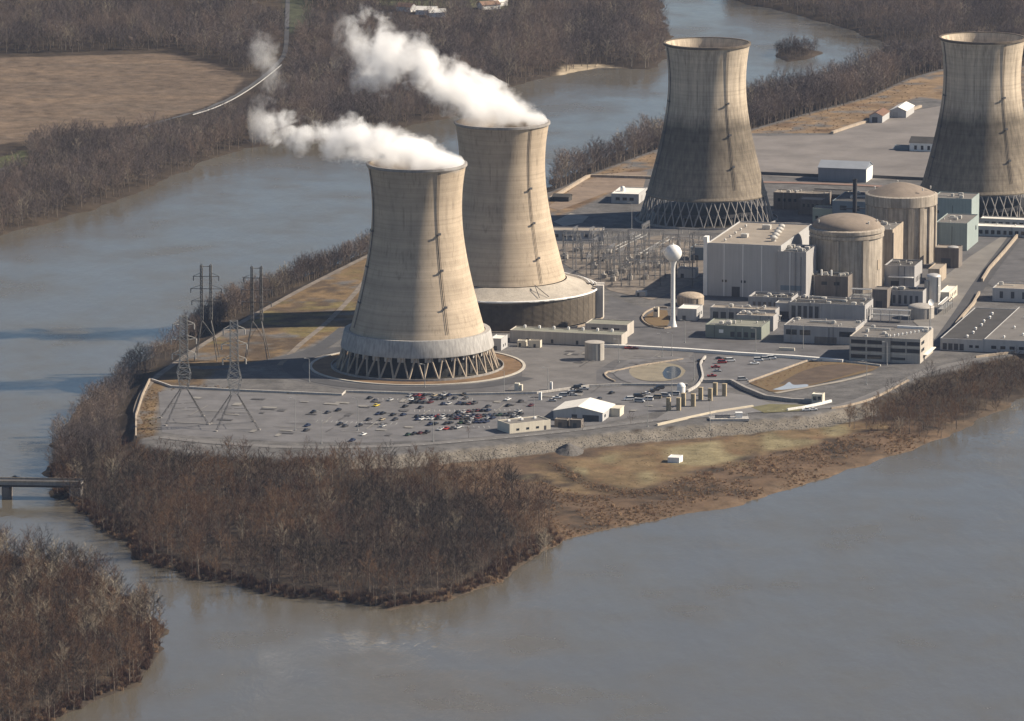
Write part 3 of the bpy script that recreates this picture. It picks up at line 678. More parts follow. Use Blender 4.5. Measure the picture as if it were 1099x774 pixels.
def windows(t, face, a0, a1, n, z0, z1, gap=.25, m=None, name="window"):
    s = (a1 - a0) / n
    for i in range(n): panel(t, name, face, a0 + s * i + s * gap / 2, a0 + s * (i + 1) - s * gap / 2, z0, z1, m or glass)
def unit(t, x, y, w, d, h, m=None, name="roof_unit"):
    W_, D_, H_, par = t["_dim"]; mb = MB(); z = H_ - par
    mb.box(-w/2, w/2, -d/2, d/2, .35, h); mb.box(-w/2 + .2, w/2 - .2, -d/2 + .2, d/2 - .2, 0, .36); mb.box(-w*.3, w*.3, -d*.3, d*.3, h, h + .2)
    return mb.build(name, m or vent_m, t, (x, y, z + .03))
def turbo(t, x, y, r, h, m=None, z=None):
    W_, D_, H_, par = t["_dim"]; mb = MB()
    mb.lathe([(r * .7, 0), (r * .7, h * .45), (r, h * .5), (r * 1.02, h * .75), (r * .6, h), (.02, h * 1.05)], 14)
    return smooth_by_angle(mb.build("roof_vent", m or vent_m, t, (x, y, (H_ - par if z is None else z) + .03)), 40)
def scatter_units(t, n, seed, m=None):
    w, d, h, par = t["_dim"]; rs = random.Random(seed); zr = h - par + .03
    for i in range(max(1, n // 4)):                      # ducts and pipe runs across the roof
        dm = MB(); x, y, L = rs.uniform(1.5, w * .6), rs.uniform(1.5, d - 2), rs.uniform(.2, .38) * w
        if rs.random() < .5: dm.box(x, x + L, y, y + .9, .5, 1.3); [dm.box(x + L * k / 3, x + L * k / 3 + .2, y + .1, y + .8, 0, .5) for k in range(4)]
        else:
            for k in range(2): dm.tube((x, y + .6 * k, .45), (x + L, y + .6 * k, .45), .16, n=6); dm.tube((x + L, y + .6 * k, .45), (x + L, y + .6 * k, 0), .16, n=6)
        dm.build("roof_duct", (vent_m, steel_tank, steel_pale)[i % 3], t, (0, 0, zr))
    for i in range(max(1, int(w / 14))):                 # downpipes, conduits and wall boxes on the front
        x = rs.uniform(.5, w - .5); pm_ = MB(); pm_.box(x, x + .22, -.24, -.03, 0, h * rs.uniform(.8, 1)); pm_.build("downpipe", (steel_dark, vent_m)[i % 2], t)
    lb = MB(); x = rs.uniform(1, w - 1)
    for s_ in (0, .5): lb.box(x + s_, x + s_ + .07, -.3, -.22, 0, h + .9)
    for k in range(int(h / .7)): lb.box(x + .07, x + .5, -.28, -.24, .4 + .7 * k, .47 + .7 * k)
    lb.build("ladder", steel_dark, t)
    if h - par > 4:
        rl = MB(); e_ = .2
        for a_, b_ in (((e_, e_), (w - e_, e_)), ((w - e_, e_), (w - e_, d - e_))):
            nn_ = max(2, int((Vector(b_) - Vector(a_)).length / 4))
            for k in range(nn_ + 1):
                q_ = Vector(a_).lerp(Vector(b_), k / nn_); rl.box(q_.x - .04, q_.x + .04, q_.y - .04, q_.y + .04, h, h + .9)
            rl.tube((*a_, h + .9), (*b_, h + .9), .045, n=4)
        if n > 7: rl.build("roof_railing", steel_pale, t)
    for i in range(n):
        x, y = rs.uniform(2, w - 2), rs.uniform(2, d - 2)
        if rs.random() < .45: turbo(t, x, y, rs.uniform(.35, .6), rs.uniform(.8, 1.5))
        else: unit(t, x, y, rs.uniform(1.2, 3.2), rs.uniform(1.2, 2.8), rs.uniform(.9, 1.9), m)

# --- turbine hall and its annexes
t = box_house("turbine_hall", "tall pale windowless turbine hall beside the white water tower", "industrial hall", 759, 317, 45, 86, 32, lav, roof_tan, par=.8)
for x in (10, 21.5, 33): panel(t, "pilaster", 'F', x, x + .5, 0, 31.6, white, .18)
for x in (9.0, 10.8, 20.6, 22.4): panel(t, "louvre", 'F', x, x + 1.2, 8.5, 10, glass)
for i in range(5): turbo(t, 32 - i * 1.2 + 4, 20 + i * 11, 2.1, 3.4, vent_m)
for i in range(5): turbo(t, 8, 12 + i * 14, .8, 1.6)
unit(t, 16, 30, 4, 5, 2.2); unit(t, 22, 64, 5, 4, 2.6)
st = MB(); st.box(-2.4, -.01, -.5, 5, 0, 35.5); st.build("stair_tower", white, t)
panel(t, "door", 'F', 15, 20, 0, 6, steel_dark)
t = box_house("turbine_annex", "lavender grey annex with dark cluttered roof, between turbine hall and front dome", "industrial building", 834, 321, 17.5, 28, 29, lav2, roof_dark, par=1.2)
panel(t, "window", 'F', 2, 15, 5.5, 8.5, teal_d); scatter_units(t, 12, 3)
panel(t, "pilaster", 'F', 7.5, 7.9, 0, 28.8, white, .1)
t = box_house("auxiliary_block", "brown concrete block with rooftop pipes, in front of the nearer dome", "industrial building", 859, 317, 29, 16, 12.5, brown_c, roof_dark)
scatter_units(t, 16, 5); windows(t, 'F', 3, 26, 3, 7, 9, .55)
for i in range(3):
    pb = MB(); pb.tube((6 + 6 * i, 4, 12), (6 + 6 * i, 4, 15.5), .55, .55, 10); pb.build("roof_stack", white, t)
t = box_house("service_building", "low white building with dark ribbon windows, left of the office block's roof", "industrial building", 847, 344, 45, 24, 11, lav2, roof_dark)
windows(t, 'F', 1, 18, 5, 1, 9, .35, steel_dark, "louvre"); windows(t, 'R', 3, 21, 4, 2, 8, .55); scatter_units(t, 18, 8)
t = box_house("workshop_building", "low grey building with two dark strip windows, left of the office block", "workshop", 841, 367, 42, 25, 10, lav2, roof_grey)
windows(t, 'F', 1, 8, 1, 4.5, 7.5, .1); windows(t, 'F', 9, 16, 1, 4.5, 7.5, .1); windows(t, 'F', 32, 41, 1, 4.5, 7.5, .1); windows(t, 'R', 4, 22, 6, 4, 7, .5)
panel(t, "plinth", 'F', 18, 31, 0, 4, brown_c); scatter_units(t, 10, 11)
t = box_house("office_block", "three storey cream office block with dark window strips by the retention basin", "office", 911.5, 387, 40.5, 38, 14, beige, roof_grey, par=.6)
for z in (1.6, 5.9, 10.0):
    for a in ((.6, 9.2), (10.2, 18.6), (23.6, 32), (32.8, 40.2)):
        if z < 2 and a[0] > 30: continue
        f = panel(t, "window", 'F', a[0], a[1], z, z + 2.2 - (.8 if z < 2 and a[0] > 20 else 0), glass)
    if z > 3:
        for y in (3, 7.5): panel(t, "window", 'R', y, y + 4, z, z + 1.8, glass)
for k in (5.0, 9.2): panel(t, "floor_band", 'F', .1, 40.4, k - .25, k + .1, cream, .05)
panel(t, "door", 'R', 10, 14, 0, 3, steel_dark)
cn = MB(); cn.box(0, 2.2, 0, 26, 3.3, 3.7); cn.build("entrance_canopy", roof_white, t, (40.55, 9, 0))
for i in range(9): turbo(t, 22 + i * 1.8, 6 + i * 2.7, .5, 1.3, white)
scatter_units(t, 8, 21)
pb = MB(); pb.box(0, 20, 0, 1.2, 0, 1.4); pb.build("roof_screen", white, t, (20, 35.5, 13.42))
# --- small buildings in front of the turbine hall
t = box_house("switchgear_house", "long low greenish roofed building with a round white hatch, near the water tower", "industrial building", 757, 362, 33, 22, 7.5, mat("olive_panel", (.20, .22, .19), .8, .12, .1), roof_green)
panel(t, "plaque", 'F', 8, 10.6, 3, 5, white); windows(t, 'F', 14, 30, 4, 1, 4, .4, steel_dark, "door"); scatter_units(t, 9, 31)
t = box_house("pump_house", "long low building with bright end wall, behind the greenish roofed building", "industrial building", 790, 354, 22, 12, 9, lav2, roof_tan); scatter_units(t, 5, 33); windows(t, 'F', 2, 20, 4, 2, 5, .5)
t = box_house("electrical_house", "narrow grey building with dark bays at the foot of the turbine hall", "industrial building", 762, 345, 39, 11, 8.5, lav2, roof_tan); windows(t, 'F', 1, 38, 8, 1.5, 6, .3, steel_dark, "bay_door"); scatter_units(t, 9, 35)
t = box_house("control_house", "flat roofed grey house with parapet, right of the turbine hall's dark door", "industrial building", 803, 335, 26, 18, 9.5, lav2, roof_dark, par=1.2); scatter_units(t, 9, 37); windows(t, 'F', 2, 24, 7, 2, 6.5, .45, brown_c, "louvre")
t = box_house("vault_house", "pale boxy building above a dark doorway beside the workshop", "industrial building", 832, 341, 9, 9, 9, lav, roof_grey); panel(t, "door", 'F', 1, 8, 0, 4, steel_dark)
t = box_house("white_pump_house", "small white flat roofed building at the foot of the water tower", "building", 727, 343.5, 11.5, 16, 7, lav, roof_white); panel(t, "door", 'F', 3, 5, 0, 2.8, steel_dark); windows(t, 'R', 2, 14, 3, 2, 4, .5)
t = box_house("relay_house", "small pale box building behind the water tower", "building", 727, 298, 11, 9, 5.5, lav, roof_tan); panel(t, "door", 'F', 2, 4, 0, 2.6, steel_dark)
t = box_house("relay_house", "grey metal shed between the water tower and the switchyard", "building", 741, 279, 10, 14, 8, teal_d, roof_grey); panel(t, "door", 'F', 2, 5, 0, 3, steel_dark)
t = box_house("yard_shed", "tiny pale shed in the shade right of the louvred skirt", "shed", 682, 318, 6, 5, 3, lav, roof_white); panel(t, "door", 'F', 1, 2.4, 0, 2.2, steel_dark)
# --- buildings round the domes
t = box_house("fuel_building", "tall tan box building between the two domes", "industrial building", 0, 0, 16, 33, 29, conc_tan, roof_grey, loc=G(957.5, 297) - Vector((16 * math.cos(U15), 16 * math.sin(U15), 0)), par=.9)
panel(t, "buttress", 'R', -.0, 2, 0, 27, brown_c, .5); scatter_units(t, 7, 41)
t = box_house("intermediate_building", "flat dark roofed building with white end wall, right of the nearer dome", "industrial building", 949, 308, 18.5, 24, 13.5, lav2, roof_dark, par=.9); scatter_units(t, 4, 43)
cn = MB(); cn.box(0, 15, -3, 0, 0, .5); cn.build("canopy", white, t, (3, -.01, 6.5))
panel(t, "door", 'F', 4, 9, 0, 4, steel_dark); windows(t, 'R', 3, 21, 4, 3, 6, .6)
t = box_house("access_building", "dark concrete building wedged below the nearer dome", "industrial building", 936, 330, 9, 12, 11, brown_c, roof_grey); panel(t, "door", 'F', 2, 6, 0, 4, steel_dark)
t = box_house("shield_wall_block", "low blue shaded block left of the silver silo", "industrial building", 953, 327, 21, 14, 9, lav2, roof_dark); windows(t, 'F', 2, 19, 5, 1, 6, .5, steel_dark, "louvre"); scatter_units(t, 5, 45)
t = box_house("tan_annex", "small tan box with lit side just behind the silver silo", "building", 996, 304, 7, 22, 9, conc_tan, roof_tan); panel(t, "door", 'R', 3, 6, 0, 3, steel_dark)
t = box_house("silo_shed", "pale low shed right of the silver silo", "shed", 1008, 324, 6, 26, 6, cream, roof_white); windows(t, 'R', 3, 23, 4, 2, 4, .6)
t = box_house("teal_hall", "pale teal hall with tall lit end wall right of the farther dome", "industrial hall", 1004, 268, 20, 38, 17.5, teal, roof_grey); panel(t, "louvre", 'R', 28, 31, 9, 12, glass); scatter_units(t, 6, 47)
t = box_house("teal_tower_hall", "taller teal block rising behind the lower teal hall", "industrial hall", 1000, 252, 25.5, 26, 24, teal, roof_grey); panel(t, "window", 'F', 3, 4.4, 14, 16, glass); scatter_units(t, 4, 49)
t = box_house("blue_hall", "long blue clad hall behind the slim dark stack", "industrial hall", 893, 240, 46, 40, 15, teal_d, roof_dark); scatter_units(t, 9, 51); windows(t, 'F', 3, 20, 2, 9, 12, .5)
t = box_house("pale_green_house", "small pale green building left of the blue clad hall", "industrial building", 872, 238, 13, 12, 9, mat("pale_green", (.33, .36, .30), .8, .1, .1), roof_grey); windows(t, 'F', 1, 12, 3, 2, 4, .5)
t = box_house("tan_office", "tan flat building with lit end wall, left of the blue clad hall", "building", 830, 224, 36, 13, 11, brown_c, roof_tan); scatter_units(t, 8, 53); windows(t, 'F', 2, 34, 9, 5, 7, .5)
t = box_house("tan_office", "smaller tan building stepping down right of the tan flat building", "building", 857, 230, 16, 13, 10, brown_c, roof_tan); windows(t, 'F', 2, 14, 4, 5, 7, .5)
t = box_house("dark_house", "dark gabled looking house between tan buildings and slim stack", "building", 866, 222, 26, 22, 9, roof_dark, roof_dark); windows(t, 'F', 4, 22, 4, 3, 5, .5)  # walls take the dark roof material too
t = box_house("peach_house", "pale pink flat roofed house just left of the farther dome", "building", 903, 225, 18, 22, 9, cream, mat("pink_roof", (.45, .33, .27), .85, .12, .1)); windows(t, 'F', 2, 16, 4, 3, 5, .5)
t = box_house("dark_shed", "dark shed beside an upright grey tank, in front of the teal hall", "shed", 1003, 287, 15, 12, 12.5, brown_c, roof_tan); panel(t, "door", 'F', 4, 10, 0, 6, steel_dark)
t = box_house("long_white_building", "long low white roofed building at the right edge behind the service road", "building", 1046, 253, 60, 12, 6.5, lav, roof_white); windows(t, 'F', 2, 56, 14, 1.5, 4, .4); scatter_units(t, 4, 55)
t = box_house("long_white_building", "second long white roofed building directly behind the first at right edge", "building", 1052, 244, 60, 10, 6, lav, roof_white); windows(t, 'F', 2, 56, 12, 1.5, 4, .4)
t = box_house("white_store", "white walled store with upright ribs right of the dark service road", "building", 1065, 323, 40, 20, 8, lav, roof_tan); windows(t, 'F', 2, 36, 5, 2, 6, .7, steel_dark, "door"); scatter_units(t, 5, 57)
t = box_house("warehouse", "wide dark roofed warehouse at the lower right edge", "warehouse", 1009, 375.5, 25, 106, 6.8, lav, roof_dark, par=.35)
windows(t, 'F', 1, 14, 4, .3, 4, .25, steel_dark, "bay_door"); windows(t, 'F', 16, 23, 2, 2, 3.5, .4)
for i in range(7): turbo(t, 14 + (i % 2), 8 + i * 13, .8, 1.5, white)
t = box_house("warehouse", "wide grey roofed warehouse adjoining the dark roofed one at the right edge", "warehouse", 0, 0, 46, 112, 7.4, lav, roof_grey, par=.35, loc=G(1009, 375.5) + Vector((25.2 * math.cos(U15), 25.2 * math.sin(U15), 0)))
windows(t, 'F', 3, 40, 7, 2, 3.8, .45)
for i in range(9): turbo(t, 10 + (i % 3) * 9, 8 + i * 11, .7, 1.4, white)
# --- around the steaming towers
t = box_house("long_shed", "long pale flat roofed shed between the louvred skirt and the grey tank", "shed", 547, 367, 66, 14, 7, beige, roof_green)
for i in range(7): unit(t, 6 + i * 8.6, 11.5, 1.3, 1.3, 1.6, white)
windows(t, 'F', 3, 62, 4, .3, 2.6, .9, steel_dark, "door")
t = box_house("rear_shed", "short greenish roofed shed behind the right half of the long pale shed", "shed", 628, 360, 25, 16, 7.2, beige, roof_green); windows(t, 'F', 2, 22, 3, 3, 5, .5)
t = box_house("tower_pump_house", "small white pump house between the two steaming towers", "building", 526, 376, 6.5, 14, 7, lav, roof_white); windows(t, 'R', 3, 11, 2, 1.5, 3, .6); panel(t, "door", 'F', 2, 4, 0, 2.6, steel_dark)
t = box_house("equipment_box", "pale equipment box in front of the long pale shed", "shed", 555, 372, 5, 4, 3.6, cream, roof_white); panel(t, "door", 'F', 1, 2.2, 0, 2.2, steel_dark)
t = box_house("equipment_box", "cream equipment box, the right one in front of the long pale shed", "shed", 567, 373, 7, 4, 4.2, cream, roof_tan); panel(t, "door", 'F', 3, 4.4, 0, 2.2, steel_dark)
t = gable_house("gable_shed", "white gable roofed shed beside the car park", "shed", 594, 450, 27, 26, 4.6, 7.4, lav, roof_white)
panel(t, "door", 'F', 10, 13, 0, 3.2, steel_dark); panel(t, "door", 'F', 16, 25, 0, 3.2, steel_dark); panel(t, "window", 'R', 4, 7, 1.5, 3, glass)
ex = MB(); ex.box(0, 5.5, 0, 9, 0, 4.2); ex.box(-.3, 5.8, -.3, 9.3, 4.2, 4.5); ex.build("porch", cream, t, (27.02, 16, 0))
t = box_house("guard_building", "long low white building slanting along the front of the car park", "building", 547, 465.5, 25, 13, 5.2, cream, roof_grey, rz=R(30)); windows(t, 'F', 2, 20, 3, 1.2, 2.4, .7); panel(t, "door", 'F', 21, 22.4, 0, 2.3, steel_dark)
for i in range(3): unit(t, 4 + i * 8, 8, 1.4, 1.4, 1.1, white)
t = box_house("brown_shed", "small brown shed between the white building and the gable shed", "shed", 595, 458, 7, 5, 4.2, brown_c, roof_tan); panel(t, "door", 'F', 2, 4, 0, 2.5, steel_dark)
t = box_house("brown_shed", "brown shed right in front of the gable shed", "shed", 611, 459, 6.5, 5, 4.4, brown_c, roof_tan); panel(t, "door", 'F', 2, 4, 0, 2.5, steel_dark)
t = box_house("switchyard_wall_building", "long flat building with lit end wall at the far edge of the switchyard", "building", 590, 258, 34, 14, 6.5, lav2, roof_tan, rz=R(-3)); windows(t, 'F', 2, 30, 6, 2, 4, .5, steel_dark, "louvre"); panel(t, "door", 'R', 5, 8, 0, 4, brown_c)
t = box_house("white_workshop", "white flat roofed workshop with bright end, left of the idle tower's foot", "workshop", 656, 218, 18.5, 30, 6.5, lav, roof_white, rz=R(-12)); windows(t, 'F', 2, 16, 3, 2, 4, .4); panel(t, "door", 'R', 8, 13, 0, 4.4, lav2)
tk = MB(); tk.lathe([(1.6, 0), (1.6, 2.2), (1.2, 3), (.02, 3.4)], 14); smooth_by_angle(tk.build("roof_tank", white, t, (5, 14, 6.05)), 50)
t = gable_house("river_barn", "dark low barn in the brown gravel near the river dike", "barn", 593, 216, 11, 9, 3, 4.4, roof_dark, roof_dark, along='x')
# --- behind the domes
t = gable_house("hangar", "blue grey gabled hangar with sunlit end behind the domes", "hangar", 878, 194, 33, 22, 9, 12.5, mat("hangar_cladding", (.20, .23, .27), .6, .08, .1, streak=.1), mat("hangar_roof", (.25, .27, .30), .6, .08, .1), along='x')
windows(t, 'F', 1, 32, 3, 1, 6, .5, MATS["hangar_cladding"], "door"); panel(t, "sunlit_end_panel", 'R', .3, 21.7, .1, 8.9, white)  # white panel paints sunlight onto the right end wall
t = gable_house("white_shed", "white gabled shed with brown roof, behind the domes", "shed", 933, 131.5, 9.5, 26, 5, 7.2, lav, mat("rust_roof", (.16, .09, .06), .8, .15, .2)); panel(t, "door", 'F', 2, 6, 0, 4, steel_dark)
t = gable_house("white_shed", "white gabled shed with white roof, behind the domes", "shed", 955, 126, 12, 30, 5, 7.6, lav, roof_white); panel(t, "door", 'F', 2, 6, 0, 4, lav2)
t = gable_house("yard_barn", "white walled barn with dark roof just left of the farthest right tower", "barn", 976, 162, 18, 16, 6, 9, white, roof_dark, along='x'); windows(t, 'F', 2, 16, 3, 1, 4, .6)
t = box_house("yard_trailer", "low bluish trailer attached left of the white walled barn", "trailer", 960, 161, 10, 5, 3.2, teal_d, roof_grey)
t = box_house("grass_hut", "white box hut standing alone on the grass of the spit", "hut", 716.5, 497.3, 6.2, 8, 3.4, white, roof_white, loc=G(716.5, 497.3, 2.4), loz=2.2, par=.2); panel(t, "door", 'R', 2, 3.4, 0, 2.2, cream)
t = box_house("guard_booth", "small pale guard booth at the end of the grey barrier", "guard booth", 871, 433.5, 6, 6, 5.5, cream, roof_white); windows(t, 'F', .6, 5.4, 2, 2, 4.2, .2)
t = box_house("garden_hut", "little lit hut in the round garden beside the water tower", "hut", 701, 341, 3, 3, 6, cream, roof_tan); panel(t, "window", 'F', .6, 2.4, 3.6, 5, glass)

# --- the two reactor domes
def dome_building(cx, cy, r, h, hd, label, style):
    t = thing("reactor_dome", label, "reactor building", (cx, cy, ZP), R(-15), "two round reactor buildings")
    mb = MB(); mb.lathe([(r, -.1), (r, h - 3)], 96); smooth_by_angle(mb.build("drum", conc_rb, t), 30)
    rg = MB()
    if style == 1:
        rg.lathe([(r + .02, h - 4.6), (r + .9, h - 4.2), (r + .9, h - 2.4), (r + .35, h - 2.2), (r + .35, h - 1.5), (r + 1.2, h - 1.2), (r + 1.2, h + .6), (r - .2, h + 1.2), (r - 1, h + 1.2)], 96)
    else:
        rg.lathe([(r + .02, h - 6.2), (r + 1.1, h - 5.8), (r + 1.1, h + .3), (r - .6, h + .9)], 96)
    smooth_by_angle(rg.build("ring_girder", conc_rb, t), 25)
    dm = MB(); n = 12
    if style == 1: dm.lathe([((r - .8) * math.cos(R(90) * i / n), h + 1.0 + hd * math.sin(R(90) * i / n) ** .9) for i in range(n)] + [(.02, h + 1 + hd)], 96)
    else: dm.lathe([((r - .6) * (1 - i / n), h + .7 + hd * (1 - (1 - i / n) ** 1.5)) for i in range(n)] + [(.02, h + .7 + hd)], 48)
    smooth_by_angle(dm.build("dome_cap", roof_tan if style == 99 else mat("dome_brown", (.215, .175, .14), .9, .2, .15), t), 30)
    for a in ((-62, 4, 70, 130, 190, 250) if style == 1 else (-78, -58, -38, -16, 8, 40, 90, 140, 190, 240)):
        b = MB(); w = 1.9 if style == 1 else 1.5
        b.box(-.6, 1.1, -w, w, 0, h - (4.6 if style == 1 else 6.2)); b.build("buttress", conc_rb, t, (r * math.cos(R(a + 15)), r * math.sin(R(a + 15)), 0), R(a + 15))
    if style == 1:
        b = MB(); b.box(-.5, .22, -2.0, 2.0, 13, 19); b.build("equipment_hatch", conc_tan, t, (r * math.cos(R(-28 + 15)), r * math.sin(R(-28 + 15)), 0), R(-13))
    for k in range(4):
        pv = MB(); pv.lathe([(.4, 0), (.4, 1.4), (.7, 1.5), (.02, 1.9)], 10); pv.build("dome_vent", vent_m, t, ((r - 3) * math.cos(k * 1.9), (r - 3) * math.sin(k * 1.9), h + 1 + hd * .45))
    return t
q = G(908, 309); dome_building(q.x, q.y, 21.6, 36.5, 7.6, "nearer tan reactor drum with smooth domed cap and stepped rim", 1)
q = G(966.5, 279); dome_building(q.x, q.y, 21.3, 41.5, 6.6, "farther tan reactor drum with faceted brown cap and ribbed wall", 2)

# --- tanks, stack, water tower
def tank(name, label, px, py, r, h, hd, m, group=None, ladder=True, rails=True):
    P = G(px, py); t = thing(name, label, "tank", P, 0, group)
    mb = MB(); mb.lathe([(r, -.1), (r, h * .33), (r + .06, h * .335), (r, h * .34), (r, h * .66), (r + .06, h * .665), (r, h * .67), (r, h)], 48); smooth_by_angle(mb.build("tank_body", m, t), 30)
    tb = MB(); tb.lathe([(r + .12, h - .15), (r + .12, h + .12)] + [(r * math.cos(R(90) * i / 8), h + .12 + hd * math.sin(R(90) * i / 8)) for i in range(1, 8)] + [(.02, h + .12 + hd)], 48); smooth_by_angle(tb.build("tank_roof", m, t), 35)
    if ladder:
        lb = MB(); lb.box(-.35, -.25, -.2, 0, 0, h); lb.box(.25, .35, -.2, 0, 0, h)
        for i in range(int(h / .6)): lb.box(-.25, .25, -.15, -.05, .4 + .6 * i, .5 + .6 * i)
        lb.build("ladder", steel_dark, t, (r * .5, -r * .87, 0), R(30))
    return t
tank("storage_tank", "upright grey ribbed tank in the open yard by the long pale shed", 638, 386, 5.5, 10.0, .5, steel_tank)
tank("storage_tank", "squat tan domed tank behind the white pump house", 741, 327, 8, 4.8, 2.6, conc_tan)
tank("storage_tank", "squat grey domed tank directly behind the office block", 988.5, 341, 7.6, 6.5, 1.8, steel_tank)
tank("silo", "tall silver silo right of the nearer dome", 1001.5, 324, 4.4, 15.5, 1.6, mat("silo_metal", (.55, .53, .50), .45, .08, .2, metal=.3, streak=.15))
tank("pipe_column", "slim grey column clinging to the left of the silver silo", 994, 325, 1.2, 13, .4, steel_tank, ladder=False)
tank("storage_tank", "upright grey tank against the dark shed by the teal hall", 1022.5, 286, 3.4, 12, .8, mat("tank_grey", (.36, .36, .35), .6, .1, .2, streak=.2))
P = G(917, 254); t = thing("exhaust_stack", "slim dark exhaust stack left of the farther dome", "chimney", P)
mb = MB(); mb.lathe([(1.5, -.1), (1.35, 36), (1.45, 36.1), (1.45, 37), (1.1, 37), (1.1, 30)], 20); smooth_by_angle(mb.build("stack", mat("stack_black", (.025, .025, .03), .7, .25, .3), t), 40)
mb = MB(); mb.box(-9, 9, -.5, .5, 17.6, 18.4); mb.build("cross_duct", steel_dark, t)
P = G(722, 350.5); t = thing("water_tower", "white golf ball water tower on a slim flared pole", "water tower", P)
mb = MB(); mb.lathe([(2.6, -.1), (2.0, 1.5), (1.45, 4), (1.3, 8), (1.25, 34), (1.5, 36.5), (2.4, 38.6)], 32); smooth_by_angle(mb.build("pole", white, t), 60)
mb = MB(); mb.lathe([(5.05 * math.sin(R(180) * i / 20) + .001, 43.2 - 5.05 * math.cos(R(180) * i / 20)) for i in range(21)], 40); smooth_by_angle(mb.build("sphere_tank", white, t), 60)
mb = MB(); mb.lathe([(.45, 48), (.45, 48.9), (.02, 49)], 10); mb.tube((.3, 0, 48.9), (.3, 0, 51), .06); mb.build("top_hatch", white, t)
P = G(998, 365); t = thing("dish_mast", "mast with a round white dish rising behind the office block's roof", "antenna", P)
mb = MB(); mb.tube((0, 0, 0), (0, 0, 22), .35, .22, 8); mb.build("mast", steel_pale, t)
mb = MB(); mb.lathe([(1.9 * i / 6, .5 * (i / 6) ** 2) for i in range(7)], 24); o = mb.build("dish", white, t, (.2, -.6, 22)); o.rotation_euler = (R(75), 0, R(25)); smooth_by_angle(o, 60)
# garden round the water tower
wall("garden_wall", "low curved wall enclosing the garden at the water tower's foot", "wall", [(716,331),(704,331),(693,336),(689,343),(697,350),(710,353),(720,352)], .9, .6, conc_tan, k=4)
sheet("garden_ground", [(716,333),(704,333),(695,338),(692,343),(699,348.5),(712,351),(718,346)], z3, grass_dry, "brown garden ground by the water tower", sm=4)
for i, (lbl, px, py, w, d, h) in enumerate((("pale pipe rack running behind the greenish roofed building", 800, 349, 20, 3, 6), ("grey pipe rack along the yard in front of the silver silo", 1006, 338, 4, 26, 6), ("pale pipe rack between office block and workshop roofs", 935, 345, 22, 5, 7), ("grey pipe rack left of the dark access building", 915, 325, 10, 5, 8))):
    P = G(px, py); t = thing("pipe_rack", lbl, "pipe rack", P, U15)
    f = MB()
    for x in np.linspace(0, w, max(2, int(w / 5) + 1)):
        for y in np.linspace(0, d, max(2, int(d / 5) + 1)): f.box(x - .15, x + .15, y - .15, y + .15, 0, h)
    f.box(0, w, 0, d, h * .55, h * .58); f.build("rack_frame", steel_pale, t)
    for k in range(4):
        g = MB()
        if w > d: g.tube((-1, d * (k + .5) / 4, h + .25), (w + 1, d * (k + .5) / 4, h + .25), .28, n=8)
        else: g.tube((w * (k + .5) / 4, -1, h + .25), (w * (k + .5) / 4, d + 1, h + .25), .28, n=8)
        g.build("pipe", (white, steel_tank, vent_m, steel_dark)[k], t)
# ================================================================== pylons, poles, pillars, gantries, bridge, cars
def strut(mb, a, b, r=.13): mb.tube(a, b, r, n=3, caps=False)
def lattice(mb, w0, w1, z0, z1, n, r=.13, x0=0., y0=0.):
    """square lattice mast: four posts, rings and diagonals"""
    for i in range(n):
        za, zb = z0 + (z1 - z0) * i / n, z0 + (z1 - z0) * (i + 1) / n
        a, b = w0 + (w1 - w0) * i / n, w0 + (w1 - w0) * (i + 1) / n
        ca = [(x0 + a * s, y0 + a * t, za) for s, t in ((-1,-1),(1,-1),(1,1),(-1,1))]; cb = [(x0 + b * s, y0 + b * t, zb) for s, t in ((-1,-1),(1,-1),(1,1),(-1,1))]
        for k in range(4):
            strut(mb, ca[k], cb[k], r * 1.35); strut(mb, cb[k], cb[(k + 1) % 4], r)
            strut(mb, ca[k], cb[(k + 1) % 4], r)
            strut(mb, ca[(k + 1) % 4], cb[k], r)
pyl_m = mat("pylon_steel", (.33, .32, .30), .5, .15, .3, metal=.2)
pyl_d = mat("weathered_pylon_steel", (.13, .125, .12), .6, .2, .3, metal=.2)
